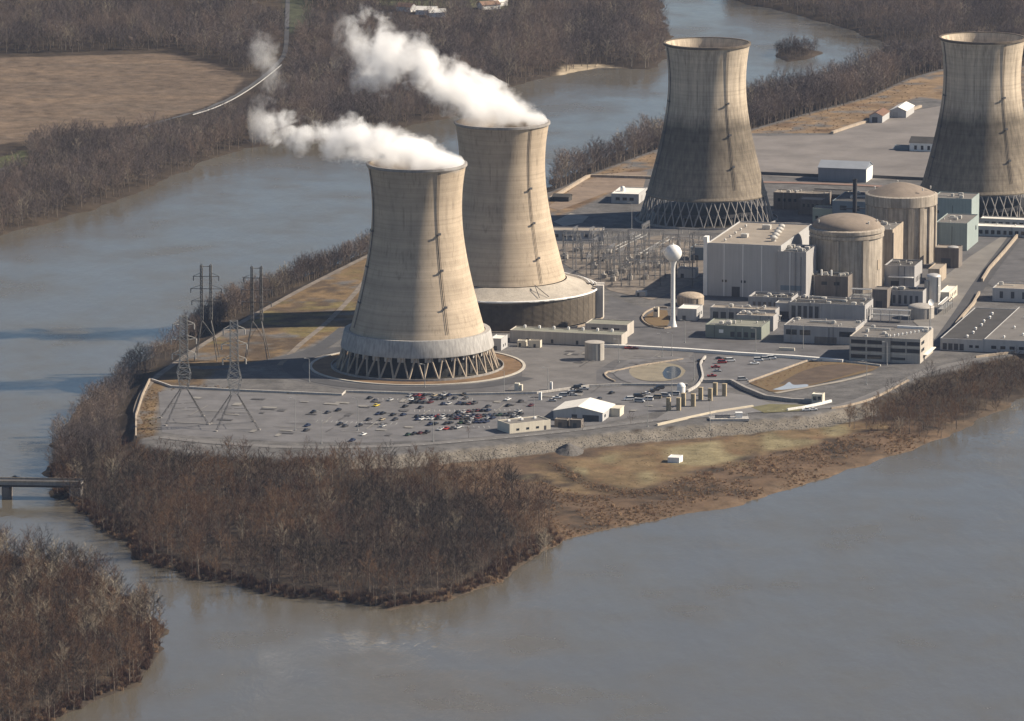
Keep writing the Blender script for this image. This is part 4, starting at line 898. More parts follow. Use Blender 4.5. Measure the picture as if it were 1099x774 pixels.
def pylon(px, py, label, rz, group=None):
    t = thing("transmission_tower", label, "pylon", G(px, py), rz, group)
    b = MB(); lattice(b, 2.1, 1.9, 33, 57, 9, .11); lattice(b, 3.5, 2.1, 26, 33, 2, .12); lattice(b, 1.9, 3.5, 17, 26, 3, .11)
    b.build("mast_body", pyl_m, t)
    for sx, sy in ((-1,-1),(1,-1),(1,1),(-1,1)):
        lg = MB(); A, B = Vector((sx * 11.5, sy * 11.5, -.1)), Vector((sx * 1.9, sy * 1.9, 17))
        for o in ((.5, 0), (-.5, 0), (0, .5)): strut(lg, A + Vector((o[0], o[1], 0)), B + Vector((o[0] * .5, o[1] * .5, 0)), .09)
        for i in range(6):
            p, q_ = A.lerp(B, i / 6), A.lerp(B, (i + 1) / 6); strut(lg, p + Vector((.5, 0, 0)), q_ - Vector((.5, 0, 0)), .1)
        m_ = A.lerp(B, .5); strut(lg, m_, (m_.x * .1, m_.y, m_.z), .14); strut(lg, m_, (m_.x, m_.y * .1, m_.z), .14)
        lg.build("leg", pyl_d, t)
        f = MB(); f.lathe([(.9, -.1), (.9, .6), (.02, .6)], 10); f.build("footing", conc_grey, t, (sx * 11.5, sy * 11.5, 0))
    for z, L in ((36, 6.5), (44, 7.0), (52, 6.0)):
        a = MB()
        for s in (-1, 1):
            for yy in (-1.6, 1.6): strut(a, (s * 1.8, yy, z), (s * L, 0, z + .6), .15); strut(a, (s * 1.8, yy, z + 2.4), (s * L, 0, z + .6), .13)
        ca = a.build("crossarm", pyl_m, t)
        for s in (-1, 1):
            for yy in (-1, 1):
                i = MB(); i.lathe([(.08, -3), (.28, -2.8), (.28, -.4), (.08, 0)], 6, (s * (L - .3), yy * .7)); i.build("insulator", conc_pale, ca, (0, 0, z + .5))
    return t
pylon(198, 452, "pale lattice pylon nearest the left edge of the car park", R(10))
pylon(252, 458, "pale lattice pylon on the car park, right of the other pale one", R(10))
def h_pylon(px, py, label, h, rz):
    t = thing("transmission_tower", label, "pylon", G(px, py), rz)
    for s in (-1, 1):
        m = MB(); lattice(m, .75, .6, h * .42, h, 12, .13, s * 2.6); m.build("mast", pyl_d, t)
        for sy in (-1, 1):
            lg = MB(); strut(lg, (s * 6.5, sy * 6, -.1), (s * 2.6, sy * .6, h * .42), .26); strut(lg, (s * 6.5, sy * 6, h * .02), (s * 2.6, -sy * .6, h * .42), .12); strut(lg, (s * 4.6, sy * 3.3, h * .21), (-s * 2.6, sy * .6, h * .42), .12); lg.build("leg", pyl_d, t)
    for z, L in ((h * .62, 8.5), (h * .75, 9), (h * .88, 7.5), (h * .985, 3.5)):
        c = MB()
        for yy in (-.5, .5): strut(c, (-L, yy * .3, z), (L, yy * .3, z), .2)
        for s in (-1, 1): strut(c, (s * L, 0, z), (s * 2.6, 0, z + 2.2), .13)
        co_ = c.build("crossarm", pyl_d, t)
        if L > 4:
            for s in (-1, 1):
                i = MB(); i.lathe([(.08, -2.6), (.25, -2.4), (.25, -.3), (.08, 0)], 6); i.build("insulator", steel_dark, co_, (s * (L - .3), 0, z))
h_pylon(222, 386, "dark twin mast pylon standing against the river, left one", 54, R(-4))
h_pylon(276, 386, "dark twin mast pylon in front of the dike trees, right one", 53, R(-4))

# light poles
def pole_meshes(h):
    a = MB(); a.tube((0, 0, -.1), (0, 0, h), .20, .12, 6); a.lathe([(.45, -.1), (.45, .6), (.02, .6)], 8)
    b = MB(); b.tube((0, 0, h - .1), (-1.8, 0, h + .3), .09, .08, 5)
    c = MB(); c.box(-2.9, -1.6, -.28, .28, h + .15, h + .42); return a.mesh("pole", steel_pale), b.mesh("arm", steel_pale), c.mesh("lamp_head", vent_m)
PM = {h: pole_meshes(h) for h in (13, 17)}
for px, py, h, rz, lbl in ((317,462,17,0,"tall lamp post left of the parked cars, nearest the pylons"), (345,476,17,.2,"lamp post at the front left of the car park by the road"), (384,462,17,0,"lamp post among the sparse dark cars left in the car park"), (465,474,17,.1,"lamp post at the front edge of the crowded car rows"),
      (541,423,13,0,"lamp post by the flood wall below the nearest steaming tower"), (332,410,13,0,"lamp post on the dark ring road left of the nearest steaming tower"), (456,416,13,.3,"lamp post just in front of the nearest tower's apron"), (573,452,13,.1,"lamp post right behind the slanting white building"),
      (588,420,13,0,"lamp post between flood wall and row of white vehicles"), (664,389,13,0,"lamp post just right of the grey ribbed tank"), (711,383,13,0,"lamp post at the top of the looping pond road, left one"), (721,382,13,.1,"lamp post at the top of the looping pond road, right one"),
      (745,408,13,0,"lamp post left of the white curved barrier"), (721,425,13,0,"lamp post between the row of parked cars and the pillars"), (695,458,17,0,"lamp post on the dike road right of the gable shed"), (762,462,17,.1,"lamp post on the dike below the row of pillars"),
      (735,368,13,0,"lamp post on the walkway below the water tower"), (811,377,13,0,"lamp post in front of the greenish roofed building"), (930,413,13,0,"lamp post near the right end of the retention basin path"), (862,374,13,0,"lamp post in front of the low workshop"), (952,392,13,0,"lamp post before the office block's front"), (678,246,17,0,"lone lamp post in the yard left of the stained tower's foot")):
    t = thing("lamp_post", lbl, "lamp post", G(px, py), rz, "lamp posts of the plant")
    for me_, nm in zip(PM[h], ("pole", "arm", "lamp_head")): put(me_, nm, t)

# square intake pillars
pm = MB(); pm.box(-1.1, 1.1, -1.1, 1.1, -.1, 6.8); pm.box(-1.2, 1.2, -1.2, 1.2, 6.8, 7.1)
pme = pm.mesh("pillar", mat("pillar_concrete", (.40, .33, .22), .9, .18, .4, streak=.35))
for i, (px, py) in enumerate(((717.5,440.8),(728.3,440.8),(733.5,435.8),(744,436.5),(752,429.5),(762.2,430.5),(767.5,424.5),(777.5,425.5))):
    o = put(pme, "pillar", None, G(px, py), U15)
    tag(o, "square tan pillar, %s in the double row beside the ramp wall" % ("nearest and leftmost front-left corner", "second from the left", "third from the left", "fourth from the left", "fourth from the right", "third from the right", "second from the right", "farthest and rightmost")[i], "pillar", "square concrete pillars")
# white raised platform with railing on the dike
P = G(762, 452); t = thing("railed_platform", "white railed platform with a small cabin on the stone dike", "platform", P, R(3))
mb = MB(); mb.box(0, 21, 0, 8, -.2, 1.0); mb.build("deck", conc_pale, t)
mb = MB()
for x in np.linspace(0.2, 20.8, 9):
    for y in (.2, 7.8): mb.box(x - .07, x + .07, y - .07, y + .07, 1, 2.3)
for y in (.2, 7.8):
    for z in (1.6, 2.25): mb.box(.2, 20.8, y - .06, y + .06, z, z + .1)
mb.build("railing", white, t)
mb = MB(); mb.box(14, 17.5, 2, 5, 1, 3.8); mb.box(13.8, 17.7, 1.8, 5.2, 3.8, 4); mb.build("cabin", white, t)
mb = MB(); mb.box(3, 11, 3, 5, 1, 2.4); mb.build("pump_set", steel_dark, t)
# stone culvert mound on the dike foot
P = G(597, 490, 2.6); t = thing("culvert_mound", "dark cone shaped stone mound at the foot of the dike", "mound", (P.x, P.y, 2.2), 0)
mb = MB(); n_ = 24; prof = [(7.5, 0), (5.6, 1.3), (3.4, 2.9), (1.6, 4.2), (.05, 4.6)]
mb.lathe(prof, n_)
mb.v = [(x * 1.05 + mnoise.noise(Vector((x, y, z)) * .35) * .7, y * 1.9, z + mnoise.noise(Vector((y, x, z)) * .4) * .5) for x, y, z in mb.v]
mb.build("stone_mound", mat("dark_stone", (.10, .092, .085), .95, .4, .8, bump=.2, bscale=1.2), t, (7, 14, 0))
# switchyard
def gantry_mesh(w, h, bays):
    m = MB()
    lattice(m, .28, .18, 0, h, 5, .045)
    b = MB()
    for yy in (-.4, .4):
        for zz in (h, h + .9): strut(b, (0, yy, zz), (w * bays, yy, zz), .14)
    for k in range(int(w * bays / 1.5)):
        strut(b, (k * 1.5, -.4, h), (k * 1.5 + 1.5, -.4, h + .9), .07); strut(b, (k * 1.5, .4, h + .9), (k * 1.5 + 1.5, .4, h), .05)
    g = MB(); g.lathe([(.06, h - 2.6), (.24, h - 2.4), (.24, h - .5), (.06, h)], 6)
    return m.mesh("post_frame", mat("gantry_steel", (.17, .17, .175), .55, .2, .4, metal=.2)), b.mesh("beam", MATS["gantry_steel"]), g.mesh("insulator", conc_pale)
gan_m = mat("gantry_steel", (.17, .17, .175), .55, .2, .4, metal=.2)
GM = [gantry_mesh(11, 13, 1), gantry_mesh(10, 15, 2), gantry_mesh(13, 17, 1)]
GX = [(0, 11), (0, 10, 20), (0, 13)]
rs = random.Random(4)
for j, (ya, xa, xb, st) in enumerate(((270,603,700,16),(276,603,745,18),(282,606,748,17),(288,612,745,19),(294,618,742,18),(300,626,735,20),(306,640,712,20))):
    x = xa + rs.uniform(0, 5)
    while x < xb:
        k = rs.choice((0, 0, 1, 2)); t = thing("switchyard_gantry", "grey lattice steel gantry in the crowded switchyard beyond the louvred skirt", "gantry", G(x, ya + rs.uniform(-1.5, 1.5), z3), U15 + rs.choice((0, 0, R(90))), "switchyard steel gantries")
        for gx_ in GX[k]: put(GM[k][0], "post", t, (gx_, 0, 0))
        put(GM[k][1], "beam", t)
        for q_ in range(3 * (len(GX[k]) - 1)): put(GM[k][2], "insulator", t, (GX[k][1] * (q_ + .5) / 3, 0, 0))
        x += st * rs.uniform(.6, 1.15)
tm = MB(); tm.box(-1.6, 1.6, -1.2, 1.2, 0, 2.6); tf = MB(); [tf.box(-1.3 + .55 * k, -1.1 + .55 * k, -2, -1.22, .4, 2.3) for k in range(5)]
tb = MB(); [tb.lathe([(.14, 2.6), (.3, 2.8), (.3, 3.8), (.1, 4.2)], 8, (-.9 + .9 * k, 0)) for k in range(3)]
TM = [tm.mesh("tank_body", steel_tank), tf.mesh("cooling_fins", steel_tank), tb.mesh("bushing", conc_pale)]
for i in range(26):
    x, y = rs.uniform(606, 735), rs.uniform(266, 304)
    if x - 606 < (y - 285) * 1.6: continue
    t = thing("switchyard_transformer", "small grey breaker box standing among the switchyard gantries", "transformer", G(x, y, z3), U15 + rs.choice((0, R(90))), "switchyard breaker boxes")
    for me_, nm in zip(TM, ("tank_body", "cooling_fins", "bushing")): put(me_, nm, t)
tank("dome_shelter", "small round topped white shelter behind the square pillars", 731, 421, 2.3, 3.2, 2.0, white, ladder=False)
# long bus bars over the yard
for i, (xa, ya, xb, yb) in enumerate(((655,285,690,268),(690,288,720,270))):
    a, b = G(xa, ya, z3), G(xb, yb, z3); d = b - a; L = d.length
    t = thing("bus_bridge", "pale double bus bar bridge crossing the switchyard, %s one" % ("left", "right")[i], "bus bar", a, math.atan2(d.y, d.x))
    f = MB()
    for k in range(int(L / 14) + 1):
        for yy in (-1.8, 1.8): f.box(14 * k - .15, 14 * k + .15, yy - .15, yy + .15, 0, 9)
    f.build("support", steel_pale, t)
    for yy in (-1.8, 1.8):
        q = MB(); q.tube((-1, yy, 9.3), (L + 1, yy, 9.3), .35, n=8); q.build("bus_bar", steel_pale, t)

# road bridge at the left edge
a, b = G(-60, 514, 9), G(88, 516, 9); d = b - a; L = d.length
t = thing("road_bridge", "flat concrete road bridge entering from the left edge", "bridge", (a.x, a.y, 0), math.atan2(d.y, d.x))
mb = MB(); mb.box(0, L, -4.6, 4.6, 7.2, 8.4); mb.build("deck", conc_grey, t)
for yy in (-4.5, 4.2):
    mb = MB(); mb.box(0, L, yy, yy + .3, 8.4, 9.4); mb.build("parapet", conc_tan, t)
for yy in (-3, -1, 1, 3):
    mb = MB(); mb.box(0, L, yy - .25, yy + .25, 5.9, 7.2); mb.build("girder", steel_dark, t)
for xx in (32,):
    mb = MB(); mb.box(xx - 2, xx + 2, -4.8, 4.8, -3, 5.9); mb.build("pier", brown_c, t)
mb = MB(); mb.box(L - 6, L - .1, -4.5, 4.5, -2, 5.85); mb.build("abutment", conc_grey, t)
mb = MB(); mb.box(0, L, -4.1, 4.1, 8.41, 8.46); mb.build("roadway", asphalt_dark, t)

# hilltop houses far beyond the river
HOUSES = []
for i, (px, py, lbl) in enumerate(((425,12,"white roofed house on the far hill, leftmost of the hilltop houses"), (446,16,"pale house on the far hill just below the leftmost hilltop house"), (461,19,"low white house on the far hill between larger ones"), (518,11,"white house on the far hill with reddish roof"), (533,8,"small pale house on the far hill, rightmost near the trees"))):
    g1 = G(px, py, 20)
    for _ in range(6): g1 = G(px, py, height(g1.x, g1.y))
    HOUSES.append((g1.x, g1.y))
    gable_house("hill_house", lbl, "house", px, py, 14 + 3 * (i % 2), 10, 4, 6.6, white, roof_white if i % 3 else mat("house_roof", (.22, .14, .10), .9, .15, .2), rz=R(20 * i - 30), along='x', z=height(g1.x, g1.y) - .2)

# ------------------------------------------------------------------ cars
CARS = {}
tyre = mat("tyre_rubber", (.02, .02, .02), .9, .2, 1); cglass = mat("car_glass", (.015, .018, .022), .08, .1, 1, spec=.6)
def car_mesh(kind, nm, col):
    key = (kind, nm)
    if key in CARS: return CARS[key]
    paint_m = mat("paint_" + nm, col, .25, .05, .3, spec=.5)
    L, Wd = {"car": (4.6, 1.8), "pickup": (5.4, 1.95), "van": (5.6, 2.05)}[kind]
    hb = {"car": .92, "pickup": 1.1, "van": 1.15}[kind]
    b = MB(); x0, x1, y = -L / 2, L / 2, Wd / 2
    prof = {"car": [(x0, .35), (x0 - .04, .75), (x0 + .25, .95), (x0 + 1.0, 1.0), (x1 - 1.35, .98), (x1 - .2, .8), (x1, .6), (x1 - .02, .33)],
            "pickup": [(x0, .45), (x0, 1.1), (x0 + 1.9, 1.1), (x1 - 1.6, 1.15), (x1 - .1, 1.0), (x1, .7), (x1, .42)],
            "van": [(x0, .4), (x0, 1.2), (x0 + .1, 1.25), (x1 - 1.0, 1.25), (x1 - .1, .95), (x1, .6), (x1, .4)]}[kind]
    n_ = len(prof)
    b.add([(px_, s * y, z) for s in (-1, 1) for px_, z in prof], [tuple(range(n_)), tuple(range(2 * n_ - 1, n_ - 1, -1))] + [(i, i + n_, (i + 1) % n_ + n_, (i + 1) % n_) for i in range(n_)])
    cab = {"car": ((x0 + .5, x0 + 1.25, x1 - 2.1, x1 - 1.25), .98, 1.45), "pickup": ((x0 + 1.75, x0 + 2.0, x1 - 2.3, x1 - 1.5), 1.1, 1.8), "van": ((x0 + .06, x0 + .25, x1 - 1.8, x1 - .95), 1.24, 2.2)}[kind]
    (a, a2, b2, b1_), zb, zt = cab; w0, w1 = y - .06, y - .28
    g = MB(); g.add([(a, -w0, zb), (b1_, -w0, zb), (b1_, w0, zb), (a, w0, zb), (a2, -w1, zt), (b2, -w1, zt), (b2, w1, zt), (a2, w1, zt)], [(0,1,5,4),(1,2,6,5),(2,3,7,6),(3,0,4,7)])
    b.add([(a2 - .03, -w1 - .03, zt), (b2 + .05, -w1 - .03, zt), (b2 + .05, w1 + .03, zt), (a2 - .03, w1 + .03, zt), (a2 + .1, -w1 + .1, zt + .07), (b2 - .1, -w1 + .1, zt + .07), (b2 - .1, w1 - .1, zt + .07), (a2 + .1, w1 - .1, zt + .07)], [(4,5,6,7),(0,1,5,4),(1,2,6,5),(2,3,7,6),(3,0,4,7),(0,3,2,1)])
    wl = MB(); wl.lathe([(.02, -.11), (.33, -.11), (.35, 0), (.33, .11), (.02, .11)], 12); wl.v = [(px_, z, y_) for px_, y_, z in wl.v]
    CARS[key] = (b.mesh("car_body", paint_m), g.mesh("windows", cglass), wl.mesh("wheel", tyre), L, Wd); return CARS[key]
PAINT = {"black": (.018, .018, .02), "charcoal": (.05, .05, .055), "navy": (.02, .03, .07), "silver": (.42, .42, .42), "white": (.75, .75, .73), "red": (.32, .03, .025), "maroon": (.10, .02, .022), "green": (.03, .06, .035), "tan": (.35, .29, .20), "yellow": (.62, .48, .06)}
NAMES = {"car": "parked_car", "pickup": "parked_pickup", "van": "parked_van"}
def park(px, py, rz, kind, colr, where, group):
    bm_, gm_, wm2, L, Wd = car_mesh(kind, colr, PAINT[colr])
    t = thing(NAMES[kind], "%s %s %s" % (colr, {"car": "car", "pickup": "pickup truck", "van": "van"}[kind], where), {"car": "car", "pickup": "pickup truck", "van": "van"}[kind], G(px, py, z2), rz, group)
    put(bm_, "car_body", t); put(gm_, "windows", t)
    for sx in (-1, 1):
        for sy in (-1, 1): put(wm2, "wheel", t, (sx * (L / 2 - .85), sy * (Wd / 2 - .08), .35))
rs = random.Random(12)
MIX = ["black"] * 5 + ["charcoal"] * 5 + ["navy"] * 3 + ["maroon"] * 2 + ["silver"] * 3 + ["white"] * 2 + ["green", "red", "tan"]
def row(xa, ya, xb, yb, step, fill, where, group, mix=MIX, kinds=("car", "car", "car", "pickup"), rz=R(62)):
    n_ = max(1, int(abs(xb - xa) / step))
    for i in range(n_ + 1):
        if rs.random() > fill: continue
        f = i / n_ if n_ else 0
        park(xa + (xb - xa) * f + rs.uniform(-.5, .5), ya + (yb - ya) * f + rs.uniform(-.35, .35), rz + rs.choice((0, math.pi)) + rs.uniform(-.06, .06), rs.choice(kinds), rs.choice(mix), where, group)
g_ = "cars parked in the big front car park"
row(440,425.5,498,424.5,5.2,.85,"in the row along the flood wall, big car park", g_)
row(443,433,462,432.5,5.6,.9,"in the short second row behind the crowded rows", g_)
row(443,438.5,452,438,6,.9,"at the left end of the third car park row", g_)
row(492,443.5,524,441,5.2,.95,"in the short row behind the slanting white building's left end", g_)
row(448,448,558,446,5.4,.93,"in the long crowded row across the big car park", g_)
row(462,456,522,453.5,5.4,.9,"in the second crowded row from the dike road", g_)
row(448,450.5,556,449,5.4,.8,"in the front line of the long crowded row", g_)
row(441,429,500,428.3,5.4,.75,"in the row facing the flood wall row", g_)
row(470,434.5,515,433.5,5.6,.7,"in the short second row behind the crowded rows", g_)
row(472,461.5,492,460,5.4,.9,"in the short row close to the dike road", g_)
row(438,467,458,465,5.2,.95,"in the front left row nearest the dike road", g_)
for px, py, c, w in ((336.5,443,"black","alone at the far left of the big car park"), (352,443.5,"charcoal","left of the middle, beside another dark car"), (363,441,"black","slightly ahead of its charcoal neighbour"), (330,457.5,"navy","near the first lamp post, rear one"), (329,462.5,"charcoal","near the first lamp post, front one"), (365,456,"black","in the loose left part, beside a charcoal one"), (370.5,458,"charcoal","in the loose left part, beside a black one"),
      (386,457.5,"black","standing by the second lamp post"), (390,467,"white","alone at the front left of the car park"), (378,473.5,"navy","nearest the dike road at the left"), (397,428,"black","at the back left of the loose cars"), (402,431,"charcoal","next to the yellow car"), (404,436,"yellow","bright against its dark neighbours"), (419,430,"silver","in the back row left of the crowd"), (406,445,"navy","in the middle loose row, left one"), (411,444.5,"black","in the middle loose row, right one"), (410,451,"tan","just ahead of the middle loose row"), (411,458,"silver","in front of the tan car"), (396,451,"charcoal","left of the tan car"),
      (422,446,"black","in the middle loose row near the crowd"), (433,446,"navy","closest to the crowd's left end"), (424,451,"charcoal","a little ahead of the middle loose row"), (442,429.5,"white","by the flood wall near the crowd"), (435,437,"black","left of the crowd's second row"), (524,437,"charcoal","between the crowd and the flood wall, left one"), (545,429.5,"white","near the flood wall lamp post"), (546,436,"black","between the crowd and the flood wall, middle one"), (557,442,"silver","just behind the slanting white building"), (570,436,"maroon","right of the silver car behind the white building"), (559,431.5,"charcoal","between the crowd and the flood wall, right one"),
      (656.5,422.5,"black","behind the gable shed, farther one"), (643,429,"charcoal","just behind the gable shed's roof")):
    park(px, py, R(62) + rs.choice((0, math.pi)), "car", c, w, g_)
row(593,430.5,624,415,4.6,.95,"in the slanting double row beyond the gable shed", "vehicles in the slanting double row", ["white", "white", "silver", "tan", "white", "charcoal"], ("car", "van", "pickup"), R(5))
row(603,430.5,627,418,5.5,.8,"in the slanting double row, right hand file", "vehicles in the slanting double row", ["white", "charcoal", "silver", "black"], ("car", "pickup"), R(5))
row(675,430,708,417.5,4.6,1,"in the slanting row below the oval pond", "vehicles in the slanting row below the pond", ["charcoal", "white", "silver", "white", "black"], ("car", "van", "pickup"), R(12))
row(686,431.5,724,424,8,.8,"along the kerb in front of the slanting pond row", "vehicles along the kerb below the pond row", ["tan", "white", "silver"], ("van",), R(-12))
for px, py, k, c, w in ((764,404.5,"pickup","red","nearest in the small car park by the basin"), (768,395,"pickup","red","middle one beside the white curved barrier"), (775,390,"van","red","farthest one beside the white curved barrier"), (770,399,"car","silver","between two red pickups"), (784,388,"van","white","right of the farthest red van"), (772,385.5,"car","charcoal","at the top of the small car park"), (779,386.5,"car","tan","at the top of the small car park"), (752,388,"car","black","left of the white curved barrier"),
      (810,391,"pickup","white","in the middle of the small car park, left front one"), (814,387.5,"van","white","in the middle of the small car park, rear one"), (822,386.5,"van","silver","in the middle of the small car park beside the white van"), (828,385.5,"van","white","rightmost of the group by the walkway"), (797,408.5,"van","silver","alone by the basin's left corner"), (675,374.5,"pickup","red","on the yard beside the long shed's bright end"), (681,375,"car","maroon","on the yard just right of the red pickup"), (866,441,"pickup","white","by the bright gate wall, left one"), (873,440.5,"car","white","by the bright gate wall, right one"), (962,160,"car","white","alone in the bare yard behind the domes")):
    park(px, py, R(8) + rs.uniform(-.1, .1), k, c, w, "vehicles in the yards and small car parks")
a = G(17, 513.5, 8.5)
bm_, gm_, wm2, L, Wd = car_mesh("car", "black", PAINT["black"])
t = thing("parked_car", "dark car crossing the concrete road bridge", "car", (a.x, a.y, 8.47), R(0)); put(bm_, "car_body", t); put(gm_, "windows", t)
for sx in (-1, 1):
    for sy in (-1, 1): put(wm2, "wheel", t, (sx * 1.45, sy * .82, .35))
# cabinets and skips near the tower apron
for i, (px, py, w, d, h, c, lbl) in enumerate(((552,419.5,2.6,2.4,4.2,cream,"upright cream cabinet by the flood wall under the nearest tower"), (556,419.5,2.2,2.2,3.4,cream,"smaller cream cabinet by the flood wall, right of the taller"), (590,418.5,1.3,1.3,4.4,white,"narrow white cabinet near the slanting double row"), (578,429.5,1.5,1.5,4.4,white,"narrow white kiosk standing alone in the car park"), (836,376,9,1.4,1.6,cream,"long pale tank on legs before the workshop"))):
    t = box_house("kiosk", lbl, "kiosk", px, py, w, d, h, c, roof_white, par=.1); panel(t, "door", 'F', w * .3, w * .7, .1, h * .7, vent_m)
# ================================================================== bare winter trees
bark_d = mat("dark_bark", (.155, .125, .10), .95, .35, .5)
bark = mat("bark", (.165, .135, .108), .95, .3, .5)
bark_pale = mat("pale_bark", (.36, .32, .26), .9, .3, .5, c2=(.22, .19, .15))
def twig_mat(name, a, b):
    m = bpy.data.materials.new(name); m.use_nodes = True
    n, l = m.node_tree.nodes, m.node_tree.links; p = n["Principled BSDF"]; p.inputs["Roughness"].default_value = .95; p.inputs["Specular IOR Level"].default_value = .05
    oi = n.new("ShaderNodeObjectInfo"); mx = n.new("ShaderNodeMix"); mx.data_type = 'RGBA'
    mx.inputs[6].default_value = (*a, 1); mx.inputs[7].default_value = (*b, 1); l.new(oi.outputs["Random"], mx.inputs[0]); l.new(mx.outputs[2], p.inputs["Base Color"]); return m
twig = twig_mat("twigs", (.048, .029, .022), (.105, .063, .046))
twig_red = twig_mat("dark_twigs", (.020, .017, .016), (.038, .030, .027))
twig_sun_ochre = twig_mat("sun_ochre_twigs", (.105, .062, .040), (.18, .112, .070))  # ochre tone, also painting warm sunlight on the islet crowns
twig_haze = [twig_mat("haze_grey_twigs_%s" % w_, a_, b_) for w_, a_, b_ in (("dark", (.080, .068, .066), (.12, .10, .096)), ("mid", (.14, .117, .110), (.20, .165, .150)), ("warm", (.17, .130, .107), (.24, .185, .152)))]  # lighter, greyer twigs with distance haze painted into their colour
twig_pale = twig_mat("pale_twigs", (.27, .225, .165), (.34, .29, .22))
scrub_m = twig_mat("scrub_stalks", (.21, .13, .08), (.36, .25, .155))
def tree_mesh(seed, H, cr, base=.3, ntw=1.0, vase=.55):
    """trunk with limbs (one mesh) and the crown's twigs (another)"""
    rs = random.Random(seed); tr, tw = MB(), MB()
    def ribbon(a, b, w):
        d = (b - a); s = d.cross(Vector((rs.uniform(-1, 1), rs.uniform(-1, 1), rs.uniform(-.3, .3)))).normalized() * w
        tw.add([a - s, a + s, b + s * .3, b - s * .3], [(0, 1, 2, 3)])
    pts = [Vector((0, 0, -.4))]; n_ = 6; lean = Vector((rs.uniform(-.06, .06), rs.uniform(-.06, .06), 0))
    for i in range(1, n_ + 1): pts.append(pts[0] + Vector((lean.x * H * i / n_ + rs.uniform(-.15, .15), lean.y * H * i / n_ + rs.uniform(-.15, .15), H * .8 * i / n_ + .4)))
    r0 = .014 * H + .05
    for i in range(n_): tr.tube(pts[i], pts[i + 1], r0 * (1 - i / (n_ + .6)), r0 * (1 - (i + 1) / (n_ + .6)), 5, False)
    def on_trunk(f):
        k = min(int(f * n_), n_ - 1); return pts[k].lerp(pts[k + 1], f * n_ - k)
    nl = rs.randint(11, 15)
    for j in range(nl):
        f = base + (1.02 - base) * (j + rs.random() * .6) / nl; f = min(f, .99)
        a = on_trunk(f); az = j * 2.4 + rs.uniform(-.5, .5)
        el = R(rs.uniform(14, 40)) + f * vase * .7
        ln = cr * (1.05 - .45 * abs(f - .5)) * rs.uniform(.7, 1.15)
        if f > .9: ln = cr * .75; el = R(rs.uniform(55, 80))
        d = Vector((math.cos(az) * math.cos(el), math.sin(az) * math.cos(el), math.sin(el)))
        m_ = a + d * ln * .5; d2 = (d + Vector((0, 0, .3))).normalized(); b = m_ + d2 * ln * .5
        rl = r0 * (1 - f * .75) * .5
        tr.tube(a, m_, rl, rl * .6, 4, False); tr.tube(m_, b, rl * .6, rl * .2, 3, False)
        ns = 7
        for k in range(ns):
            g = .3 + .75 * k / ns; o = (a.lerp(m_, g * 2) if g < .5 else m_.lerp(b, min(1, (g - .5) * 2)))
            dd = (d2 + Vector((rs.uniform(-1, 1), rs.uniform(-1, 1), rs.uniform(-.35, .8))) * .95).normalized(); l2 = ln * rs.uniform(.28, .5)
            e = o + dd * l2; ribbon(o, e, .055)
            for q_ in range(int(4 * ntw)):
                s_ = o.lerp(e, rs.uniform(.15, 1)); d3 = (dd + Vector((rs.uniform(-1, 1), rs.uniform(-1, 1), rs.uniform(-.5, .9)))).normalized()
                e2 = s_ + d3 * rs.uniform(.5, 1.25) * H / 14; ribbon(s_, e2, .028)
                if rs.random() < .6:
                    s3 = s_.lerp(e2, rs.uniform(.3, .8)); ribbon(s3, s3 + (d3 + Vector((rs.uniform(-1, 1), rs.uniform(-1, 1), rs.uniform(-.4, .8)))).normalized() * rs.uniform(.4, .9) * H / 14, .024)
    return tr, tw
def scrub_mesh(seed, h, r, n_):
    rs = random.Random(seed); m = MB()
    for i in range(n_):
        a = rs.uniform(0, 6.28); q_ = r * math.sqrt(rs.random()) * .7; b = Vector((q_ * math.cos(a), q_ * math.sin(a), -.1))
        d = Vector((rs.uniform(-.6, .6), rs.uniform(-.6, .6), 1)).normalized(); e = b + d * h * rs.uniform(.5, 1.1); s = Vector((rs.uniform(-1, 1), rs.uniform(-1, 1), 0)).normalized() * .06
        m.add([b - s, b + s, e + s * .5, e - s * .5], [(0, 1, 2, 3)])
        for k in range(2):
            c = b.lerp(e, rs.uniform(.3, .9)); e2 = c + Vector((rs.uniform(-1, 1), rs.uniform(-1, 1), rs.uniform(0, 1))).normalized() * h * .4; m.add([c - s * .7, c + s * .7, e2 + s * .3, e2 - s * .3], [(0, 1, 2, 3)])
    return m
VAR = []
for i, (H, cr, base) in enumerate(((15, 5.6, .34), (13, 5.8, .22), (17, 5.0, .42), (11.5, 5.6, .18), (14, 6.4, .30), (9, 4.8, .12))):
    tr, tw = tree_mesh(100 + i, H, cr, base); VAR.append((tr, tw, H))
TREE = [(tr.mesh("trunk", bark_d), tw.mesh("crown", (twig_red, twig, twig_sun_ochre)[i % 3]), H) for i, (tr, tw, H) in enumerate(VAR)]
PALE = [(VAR[i][0].mesh("pale_trunk", bark_pale), VAR[i][1].mesh("pale_crown", twig_pale), VAR[i][2]) for i in (0, 2)]
